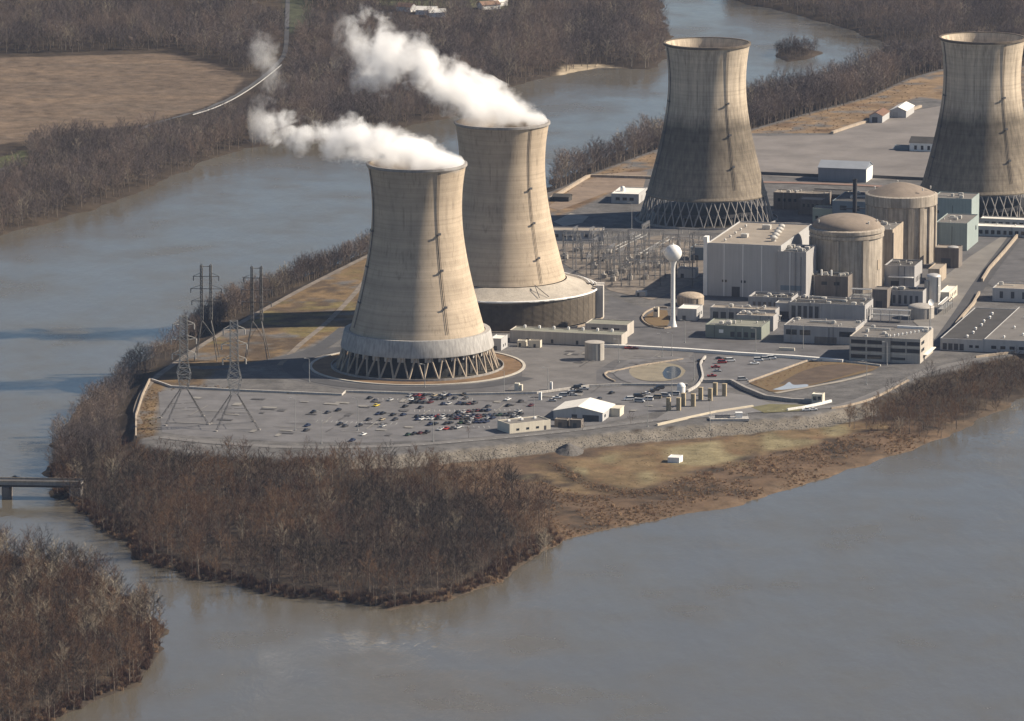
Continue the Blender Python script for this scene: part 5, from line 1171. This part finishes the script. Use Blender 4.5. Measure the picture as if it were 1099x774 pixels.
# joined prototypes (not linked to the scene) that the far-off woods are scattered from
def proto(name, pairs):
    col = bpy.data.collections.new(name)
    for i, (tr, tw, m1, m2) in enumerate(pairs):
        mb = MB(); mb.add(tr.v, tr.f, 0); mb.add(tw.v, tw.f, 1)
        o = bpy.data.objects.new("%s_%02d" % (name, i), mb.mesh(name, [m1, m2])); col.objects.link(o)
    return col
WOOD_HAZE = proto("grey_tree_kind", [(v[0], v[1], bark, twig_haze[i % 3]) for i, v in enumerate(VAR)] + [(VAR[0][0], VAR[0][1], bark_pale, twig_pale)])
WOOD = proto("tree_kind", [(v[0], v[1], bark_d, (twig_red, twig, twig_sun_ochre)[i % 3]) for i, v in enumerate(VAR)] + [(VAR[0][0], VAR[0][1], bark_pale, twig_pale)])
SCRUB = bpy.data.collections.new("scrub_kind")
for i in range(4):
    o = bpy.data.objects.new("scrub_kind_%02d" % i, scrub_mesh(60 + i, (1.6, 2.3, 1.2, 3.0)[i], (1.6, 1.8, 2.0, 1.6)[i], 46).mesh("scrub", [scrub_m, scrub_m, MATS["dry_grass"], twig][i])); SCRUB.objects.link(o)
ROCK = bpy.data.collections.new("rock_kind")
for i in range(3):
    bm = bmesh.new(); bmesh.ops.create_icosphere(bm, subdivisions=1, radius=.6)
    for v in bm.verts: v.co *= 1 + .5 * mnoise.noise(v.co * 1.7 + Vector((i * 9, 0, 0))); v.co.z *= .7
    me_ = bpy.data.meshes.new("rock"); bm.to_mesh(me_); bm.free(); me_.materials.append(mat("riprap_stone", (.185, .17, .15), .95, .3, .7)); o = bpy.data.objects.new("rock_kind_%02d" % i, me_); ROCK.objects.link(o)
def scatter(name, label, cat, P, col, emb=0.):
    """one mass of stuff: P = list of (x, y, z, rz, scale, which)"""
    me_ = bpy.data.meshes.new(name); me_.from_pydata([p[:3] for p in P], [], [])
    for nm, ty, k in (("rz", 'FLOAT', 3), ("sc", 'FLOAT', 4), ("ix", 'INT', 5)):
        a_ = me_.attributes.new(nm, ty, 'POINT'); a_.data.foreach_set("value", [p[k] for p in P])
    o = bpy.data.objects.new(name, me_); COL.objects.link(o); tag(o, label, cat, kind="stuff")
    ng = bpy.data.node_groups.new(name, 'GeometryNodeTree'); ng.interface.new_socket("Geometry", in_out='INPUT', socket_type='NodeSocketGeometry'); ng.interface.new_socket("Geometry", in_out='OUTPUT', socket_type='NodeSocketGeometry')
    n, l = ng.nodes, ng.links; gi, go = n.new("NodeGroupInput"), n.new("NodeGroupOutput")
    ci = n.new("GeometryNodeCollectionInfo"); ci.inputs["Collection"].default_value = col; ci.inputs["Separate Children"].default_value = True; ci.inputs["Reset Children"].default_value = True
    m2p = n.new("GeometryNodeMeshToPoints"); ip = n.new("GeometryNodeInstanceOnPoints"); ip.inputs["Pick Instance"].default_value = True
    def att(nm, ty): a_ = n.new("GeometryNodeInputNamedAttribute"); a_.data_type = ty; a_.inputs["Name"].default_value = nm; return a_.outputs["Attribute"]
    cx_ = n.new("ShaderNodeCombineXYZ"); l.new(att("rz", 'FLOAT'), cx_.inputs[2])
    l.new(gi.outputs[0], m2p.inputs[0]); l.new(m2p.outputs[0], ip.inputs["Points"]); l.new(ci.outputs[0], ip.inputs["Instance"])
    l.new(att("ix", 'INT'), ip.inputs["Instance Index"]); l.new(cx_.outputs[0], ip.inputs["Rotation"]); l.new(att("sc", 'FLOAT'), ip.inputs["Scale"])
    l.new(ip.outputs[0], go.inputs[0]); md = o.modifiers.new("scatter", 'NODES'); md.node_group = ng
    return o
def fill(poly, per, seed, z=3., keep=None, jit=.48, world=None):
    """spots on a jittered grid inside a photo-space outline, kept on dry land"""
    W_ = world or GP(poly, z); xs, ys = [p[0] for p in W_], [p[1] for p in W_]; st = math.sqrt(per); rs = np.random.RandomState(seed)
    gx, gy = np.meshgrid(np.arange(min(xs), max(xs), st), np.arange(min(ys), max(ys), st))
    gx = gx + (rs.rand(*gx.shape) - .5) * 2 * jit * st; gy = gy + (rs.rand(*gy.shape) - .5) * 2 * jit * st
    d = sdf(gx, gy, W_); ok = d > rs.rand(*gx.shape) * 5 - 2
    out = []
    for x, y in zip(gx[ok], gy[ok]):
        h = height(x, y)
        if h > .1 and (keep is None or keep(x, y)): out.append((float(x), float(y), h))
    return out
rs = random.Random(77)
def kind_at(x, y):
    if y < ISLE_FAR: return rs.choice((1, 4, 2, 5, 2, 5, 0))  # islet leans to ochre: orange sunlight put into the twig colour
    v = mnoise.noise(Vector((x * .022, y * .011, 5))) + rs.uniform(-.35, .35)
    return rs.choice((0, 3)) if v < -.12 else rs.choice((1, 4)) if v < .18 else rs.choice((2, 5))
def mk(pts, s0, s1, pale=.03, emb=-.1):
    return [(x, y, h + emb, rs.uniform(0, 6.28), rs.uniform(s0, s1) * (1.0 + .25 * (mnoise.noise(Vector((x * .02, y * .02, 0))))), (6 if rs.random() < pale else kind_at(x, y))) for x, y, h in pts]
SPIT = [(54,505),(66,488),(108,503),(150,498),(200,503),(300,507),(400,506),(450,508),(500,516),(545,522),(585,545),(602,584),(590,592),(556,616),(500,644),(420,661),(300,645),(200,624),(132,598),(108,566),(58,538)]
ISLE = [(-120,586),(0,596),(60,604),(110,620),(150,645),(175,671),(181,698),(163,724),(135,745),(100,761),(62,778),(0,804),(-120,850)]
ISLE_FAR = max(p[1] for p in GP(ISLE, 2.5) if p[0] > -200) - 40
spit_p = fill(SPIT, 56, 1, 2.5); isle_p = fill(ISLE, 46, 2, 2.5)
isle_p.sort(key=lambda p: p[1]); spit_p.sort(key=lambda p: p[1])
def in_view(p):
    """roughly inside the picture, crown included"""
    v = Vector((p[0], p[1], p[2] + 8)) - Vector((0, 0, CZ)); dz = v.y * cp - v.z * sp; return abs(v.x / dz * FPX) < 575 and (-(v.y * sp + v.z * cp) / dz * FPX) < 400
iv = [p for p in isle_p if in_view(p)]; iv_set = set(iv[:165]); sv_set = set(spit_p[:130])
def tree_thing(x, y, z, rz, sc, ix, label, group, name="bare_tree"):
    t = thing(name, label, "tree", (x, y, z - .1), rz, group); a, b, H = (PALE[ix] if name == "pale_tree" else TREE[ix])
    t.scale = (sc,) * 3; put(a, "trunk", t); put(b, "crown", t)
for P, sset, lbl, grp in ((isle_p, iv_set, "bare brown tree in the dense wood of the near islet, lower left corner", "bare trees on the near wooded islet"), (spit_p, sv_set, "bare brown tree near the water in the wood on the island's tip", "bare trees along the front of the spit wood")):
    for p in P:
        if p in sset: tree_thing(*p, rs.uniform(0, 6.28), rs.uniform(.7, 1.22), kind_at(p[0], p[1]), lbl, grp)
for px, py, s, lbl in ((150,668,1.15,"pale barked tree at the right shore of the near islet"), (143,676,1.05,"second pale barked tree on the islet's right shore"), (118,690,1.1,"pale barked tree in the middle of the near islet's right half"), (16,745,1.15,"tall pale barked tree at the lower left corner"), (36,752,1.0,"slim pale barked tree second from the lower left corner"), (66,735,1.05,"pale barked tree in the lower middle of the near islet"), (102,700,1.0,"pale barked tree left of the islet's right shore"),
      (302,600,1.0,"pale barked tree inside the left half of the spit wood"), (487,590,1.05,"pale barked tree inside the right half of the spit wood"), (583,596,1.05,"white barked tree at the right tip of the spit wood"), (586,592,.9,"smaller white barked tree at the right tip of the spit wood"), (120,527,1.1,"pale barked tree near the bridge end of the spit wood"), (480,545,.95,"pale barked tree at the back of the spit wood near the rusty grass")):
    g0 = G(px, py, 2.5); z_ = height(g0.x, g0.y); tree_thing(g0.x, g0.y, z_, rs.uniform(0, 6), s, rs.randrange(2), lbl, "pale barked trees", "pale_tree")
scatter("islet_wood", "rest of the dense bare wood on the near islet", "wood", mk([p for p in isle_p if p not in iv_set], .75, 1.3, .16), WOOD)
scatter("spit_wood", "rest of the dense bare brown wood on the island's tip", "wood", mk([p for p in spit_p if p not in sv_set], .65, 1.2), WOOD)
west_p = fill([(56,506),(58,472),(100,430),(150,394),(200,361),(262,328),(330,296),(400,271),(402,277),(336,301),(268,331),(214,360),(170,392),(138,420),(126,455),(122,500),(90,512)], 22, 3, 2.5) + fill([(196,360),(262,326),(330,294),(402,268),(402,275),(334,303),(266,335),(212,366)], 13, 31, 1.5)
scatter("river_belt", "belt of bare trees along the river below the west dike", "wood", mk(west_p, .65, 1.0), WOOD_HAZE)
right_p = fill([(905,458),(940,440),(1000,413),(1050,400),(1099,392),(1160,372),(1160,405),(1099,424),(1058,442),(1010,466),(960,470)], 38, 4, 3)
scatter("right_belt", "bare trees on the dike slope at the right edge", "wood", mk(right_p, .5, .8), WOOD)
back_p = fill([(585,203),(620,187),(660,171),(700,152),(716,152),(716,143),(760,128),(800,114),(850,100),(900,88),(950,74),(1000,64),(1060,57),(1150,47),(1150,55),(1060,68),(985,80),(962,92),(935,108),(880,126),(800,143),(760,152),(700,165),(650,186),(600,204)], 30, 5, 4)
scatter("back_belt", "belt of tall bare trees between the river and the idle towers", "wood", mk(back_p, 1.05, 1.5, .03), WOOD_HAZE)
scatter("river_islet_scrub", "small bare clump on the islet in the far river", "scrub", mk(fill(ISLET, 22, 6, 1), .45, .75), WOOD)
bank_p = fill([(-60,252),(0,246),(60,231),(120,212),(180,187),(230,163),(275,152),(330,146),(400,137),(390,120),(330,105),(300,92),(300,98),(282,114),(257,128),(232,139),(204,147),(165,146),(148,149),(100,150),(60,150),(30,160),(30,182),(0,190),(-60,204)], 50, 7, 4)
scatter("bank_wood", "bare wood between the river and the brown field", "wood", mk(bank_p, .8, 1.15), WOOD_HAZE)
def not_clear(x, y):
    if any(abs(x - hx) < 14 and -75 < y - hy < 16 for hx, hy in HOUSES): return False
    return mnoise.noise(Vector((x * .006, y * .004, 3))) > -.38
main_p = fill([(310,98),(330,146),(400,137),(480,121),(560,87),(600,77),(640,70),(705,71),(714,45),(708,10),(700,-60),(-90,-60),(-90,50),(0,57),(120,54),(185,53),(240,66),(266,80),(292,64),(302,50),(305,10),(322,8),(326,36),(318,48),(312,66)], 66, 8, 6, keep=not_clear)
scatter("hill_wood", "bare grey brown wood covering the far bank and its hill", "wood", mk(main_p, .95, 1.4, .05), WOOD_HAZE)
far_p = fill([(782,-60),(776,-6),(800,2),(850,11),(900,25),(930,37),(960,46),(1000,50),(1060,43),(1150,34),(1150,-60)], 75, 9, 6)
scatter("far_wood", "grey bare wood on the far right bank beyond the towers", "wood", mk(far_p, .95, 1.4, .01), WOOD_HAZE)
# single young trees about the site
for px, py, s, lbl in ((763,405+60,.42,"small bare bush on the dike under the pillars"), (205*0+503,470,.38,"small bare tree on the verge left of the slanting white building"), (677,455,.45,"small bare tree on the verge right of the gable shed"), (625,462,.4,"small bare tree before the gable shed's brown sheds"), (330,480,.4,"small bare tree on the verge under the car park's left part")):
    g0 = G(px, py); tree_thing(g0.x, g0.y, height(g0.x, g0.y), 1., s, rs.randrange(6), lbl, None, "young_tree")
mead = fill([(575,510),(600,496),(640,492),(720,482),(830,465),(905,458),(880,475),(800,490),(740,508),(690,522),(640,526)], 22, 21, 2.4)
scatter('meadow_tufts', 'dry grass tufts on the meadow beside the white hut', 'grass', [(x, y, h - .05, rs.uniform(0, 6.28), rs.uniform(.15, .32), 2) for x, y, h in mead if mnoise.noise(Vector((x * .08, y * .05, 1))) > .05], SCRUB)
shore = [q_ for q_ in fill(SPIT, 9, 22, 1) + fill(ISLE, 9, 23, 1) if q_[2] < 1.7]
scatter('shore_scrub', 'low dark brush hanging over the wooded shores', 'scrub', [(x, y, h - .1, rs.uniform(0, 6.28), rs.uniform(.6, 1.3), rs.choice((3, 3, 3, 0))) for x, y, h in shore], SCRUB)
# rusty scrub on the spit, stones on the dike
sc_poly = [(455,512),(520,512),(585,520),(640,532),(690,527),(745,510),(800,494),(880,478),(945,458),(1010,470),(990,482),(945,494),(868,518),(800,543),(700,562),(640,573),(598,585),(576,548),(545,525),(500,520)]
gul = [(588,495),(600,500),(620,510),(648,521),(682,526),(718,525),(718,531),(680,532),(642,528),(614,517),(596,506)]
sp_ = fill(gul, 6, 33, 2.4) + fill(sc_poly, 4.6, 10, 2.4, keep=lambda x, y: mnoise.noise(Vector((x * .05, y * .035, 0))) > -.12 + rs.uniform(-.25, .25))
scatter("rusty_scrub", "rust brown scrub and dead weeds along the spit shore", "scrub", [(x, y, h - .05, rs.uniform(0, 6.28), rs.uniform(.2, .55) * rs.choice((1, 1, 1, 1.7)), rs.choice((0, 0, 1, 1, 2))) for x, y, h in sp_], SCRUB)
wp = fill([(804,411),(867,389),(898,389),(860,397),(838,410),(826,420)], 7, 17, 7) + fill([(150,470),(145,450),(158,412),(172,421),(167,468)], 8, 14, 7) + fill([(174,420),(215,412),(330,425),(300,421),(190,416)], 9, 15, 7) + fill([(880,145),(800,143),(720,165),(660,190),(600,208),(600,204),(650,182),(710,156),(800,138),(880,118),(960,90),(985,78),(1000,100),(930,125)], 60, 16, 7)
scatter("dike_scrub", "dead brown scrub on the dikes and verges", "scrub", [(x, y, h - .05, rs.uniform(0, 6.28), rs.uniform(.25, .6), rs.choice((0, 2, 2, 2))) for x, y, h in wp], SCRUB)
d_edge = spline(GP([(400,488.5),(480,483.5),(560,474.5),(620,467.5),(700,459.5),(800,451.5),(870,445.5),(925,434)], ZP), 30)
rk = []
for i in range(len(d_edge) - 1):
    a, b = Vector(d_edge[i]), Vector(d_edge[i + 1]); L = (b - a).length; nrm = Vector((b.y - a.y, a.x - b.x)).normalized()
    if nrm.y > 0: nrm = -nrm
    for k in range(int(L * 7)):
        q_ = a.lerp(b, rs.random()) + nrm * rs.uniform(.6, 12.5); rk.append((q_.x, q_.y, height(q_.x, q_.y) + .02, rs.uniform(0, 6.28), rs.uniform(.35, .8), rs.randrange(3)))
scatter("riprap", "pale loose stones armouring the dike slope", "stones", rk, ROCK)
# ================================================================== steam and haze
def plume(name, label, origin, path, dens, seed, base=.82, amp=1.25):
    """path: rows of (s metres leftwards, height above rim, half width across, half height, density 0..1); the cloud drifts along -X"""
    S0, S1 = path[0][0], path[-1][0]; L = S1 - S0
    m = bpy.data.materials.new(name); m.use_nodes = True
    n, l = m.node_tree.nodes, m.node_tree.links; n.remove(n["Principled BSDF"])
    out = n["Material Output"]; pv = n.new("ShaderNodeVolumePrincipled"); pv.inputs["Color"].default_value = (1, 1, 1, 1); pv.inputs["Anisotropy"].default_value = 0.
    l.new(pv.outputs[0], out.inputs["Volume"])
    tc = n.new("ShaderNodeTexCoord"); sep = n.new("ShaderNodeSeparateXYZ"); l.new(tc.outputs["Object"], sep.inputs[0])
    def math_(op, a, b=None, c=None, clamp=False):
        k = n.new("ShaderNodeMath"); k.operation = op; k.use_clamp = clamp
        for i, v in enumerate((a, b, c)):
            if v is None: continue
            if isinstance(v, (int, float)): k.inputs[i].default_value = v
            else: l.new(v, k.inputs[i])
        return k.outputs[0]
    t = math_('DIVIDE', math_('SUBTRACT', math_('MULTIPLY', sep.outputs[0], -1.), S0), L, clamp=True)
    def curve(k, sc):
        f = n.new("ShaderNodeFloatCurve"); c = f.mapping.curves[0]
        pts = [((r[0] - S0) / L, r[k] / sc) for r in path]
        c.points[0].location = pts[0]; c.points[1].location = pts[-1]
        for q_ in pts[1:-1]: c.points.new(*q_)
        f.mapping.update(); l.new(t, f.inputs["Value"]); return math_('MULTIPLY', f.outputs[0], sc)
    zc, ry, rz_, dn = curve(1, 100.), curve(2, 60.), curve(3, 60.), curve(4, 1.)
    dy = math_('DIVIDE', sep.outputs[1], ry); dz = math_('DIVIDE', math_('SUBTRACT', sep.outputs[2], zc), rz_)
    rad = math_('SQRT', math_('ADD', math_('MULTIPLY', dy, dy), math_('MULTIPLY', dz, dz)))
    def nz(sc, det, off, rough=.58):
        mp = n.new("ShaderNodeMapping"); mp.inputs["Location"].default_value = (off, off, off); l.new(tc.outputs["Object"], mp.inputs[0])
        k = n.new("ShaderNodeTexNoise"); k.inputs["Scale"].default_value = sc; k.inputs["Detail"].default_value = det; k.inputs["Roughness"].default_value = rough; k.inputs["Distortion"].default_value = .3; l.new(mp.outputs[0], k.inputs["Vector"]); return k.outputs["Fac"]
    nn = math_('ADD', math_('MULTIPLY', math_('SUBTRACT', nz(.06, 8, seed, .66), .5), 2.3), math_('MULTIPLY', math_('SUBTRACT', nz(.02, 2, seed + 5), .5), 1.0))
    t2 = math_('MULTIPLY', t, t)
    fray = math_('MULTIPLY_ADD', t2, .9, amp)
    core = math_('SUBTRACT', math_('SUBTRACT', base, rad), math_('MULTIPLY', t2, .28))
    v = math_('MULTIPLY', math_('ADD', core, math_('MULTIPLY', nn, fray)), 1.7, clamp=True)
    l.new(math_('MULTIPLY', math_('MULTIPLY', v, dn), dens), pv.inputs["Density"])
    m.cycles.volume_step_rate = .35
    # lumpy hull that just holds the cloud
    mb = MB(); N, K = 44, 28; s_ = np.linspace(S0, S1, N); A = np.array(path)
    for i, s in enumerate(s_):
        zc_, a_, b_ = (float(np.interp(s, A[:, 0], A[:, k])) for k in (1, 2, 3)); e = 1.0 if 0 < i < N - 1 else .15
        for j in range(K):
            an = 2 * math.pi * j / K; x, y, z = -s, a_ * math.cos(an), b_ * math.sin(an)
            f = (1.16 + .22 * mnoise.fractal(Vector((x, y, z)) * .05, 1., 2., 3)) * e; mb.v.append((x, y * f, zc_ + z * f))
    for i in range(N - 1):
        for j in range(K): mb.f.append((i * K + j, (i + 1) * K + j, (i + 1) * K + (j + 1) % K, i * K + (j + 1) % K)); mb.m.append(0)
    mb.f += [tuple(range(K)), tuple(range(N * K - 1, (N - 1) * K - 1, -1))]; mb.m += [0, 0]
    return tag(mb.build(name, m, None, origin), label, "steam plume")
rim1 = (p1.x, p1.y, ZP + 114); rim2 = (p2.x, p2.y, ZP + 114)
plume("steam_plume", "white steam plume drifting left from the nearest steaming tower", rim1,
      [(-27.2, 0, 9, 3.5, 1), (-20, 1.5, 22, 6.5, 1), (-8, 4, 27, 10, 1), (6, 6, 27, 13, 1), (20, 9.5, 26, 15.5, 1), (34, 15, 22, 15, 1), (48, 17, 19, 13, .95), (60, 19, 18, 14, .9), (72, 21, 18, 16, .8), (80, 23, 18, 18, .6), (88, 25, 16, 17, .25), (95, 26, 10, 10, .0)], .22, 3.)
plume("steam_plume", "larger white steam plume rising left from the skirted steaming tower", rim2,
      [(-27.2, 0, 9, 3.5, 1), (-20, 2.5, 22, 7.5, 1), (-8, 7, 27, 12, 1), (8, 10.5, 27, 16, 1), (22, 18, 27, 20, 1), (40, 30, 25, 20, .95), (56, 36, 24, 21, .85), (72, 39, 25, 25, .7), (84, 42, 23, 27, .45), (94, 44, 19, 24, .18), (101, 45, 10, 12, .0)], .20, 31.)
plume("steam_wisp", "thin torn wisp of steam far left of the plumes", (p1.x - 76, p1.y + 10, ZP + 150),
      [(-18, -4, 8, 12, .4), (-8, 2, 14, 20, .8), (2, 14, 15, 30, .9), (14, 30, 14, 28, .8), (24, 42, 10, 16, .5), (30, 48, 6, 8, .1)], .055, 57., base=.2, amp=1.7)
# the thin winter air over the whole valley
hz = bpy.data.materials.new("haze"); hz.use_nodes = True
n, l = hz.node_tree.nodes, hz.node_tree.links; n.remove(n["Principled BSDF"])
pv = n.new("ShaderNodeVolumePrincipled"); pv.inputs["Color"].default_value = (.50, .66, 1, 1); pv.inputs["Density"].default_value = 1.15e-5; pv.inputs["Anisotropy"].default_value = .2
l.new(pv.outputs[0], n["Material Output"].inputs["Volume"])
mb = MB(); mb.box(-6500, 6500, -2600, 15500, -8, 700)
tag(mb.build("haze", hz), "thin blue winter haze over the river valley", "haze", kind="stuff")
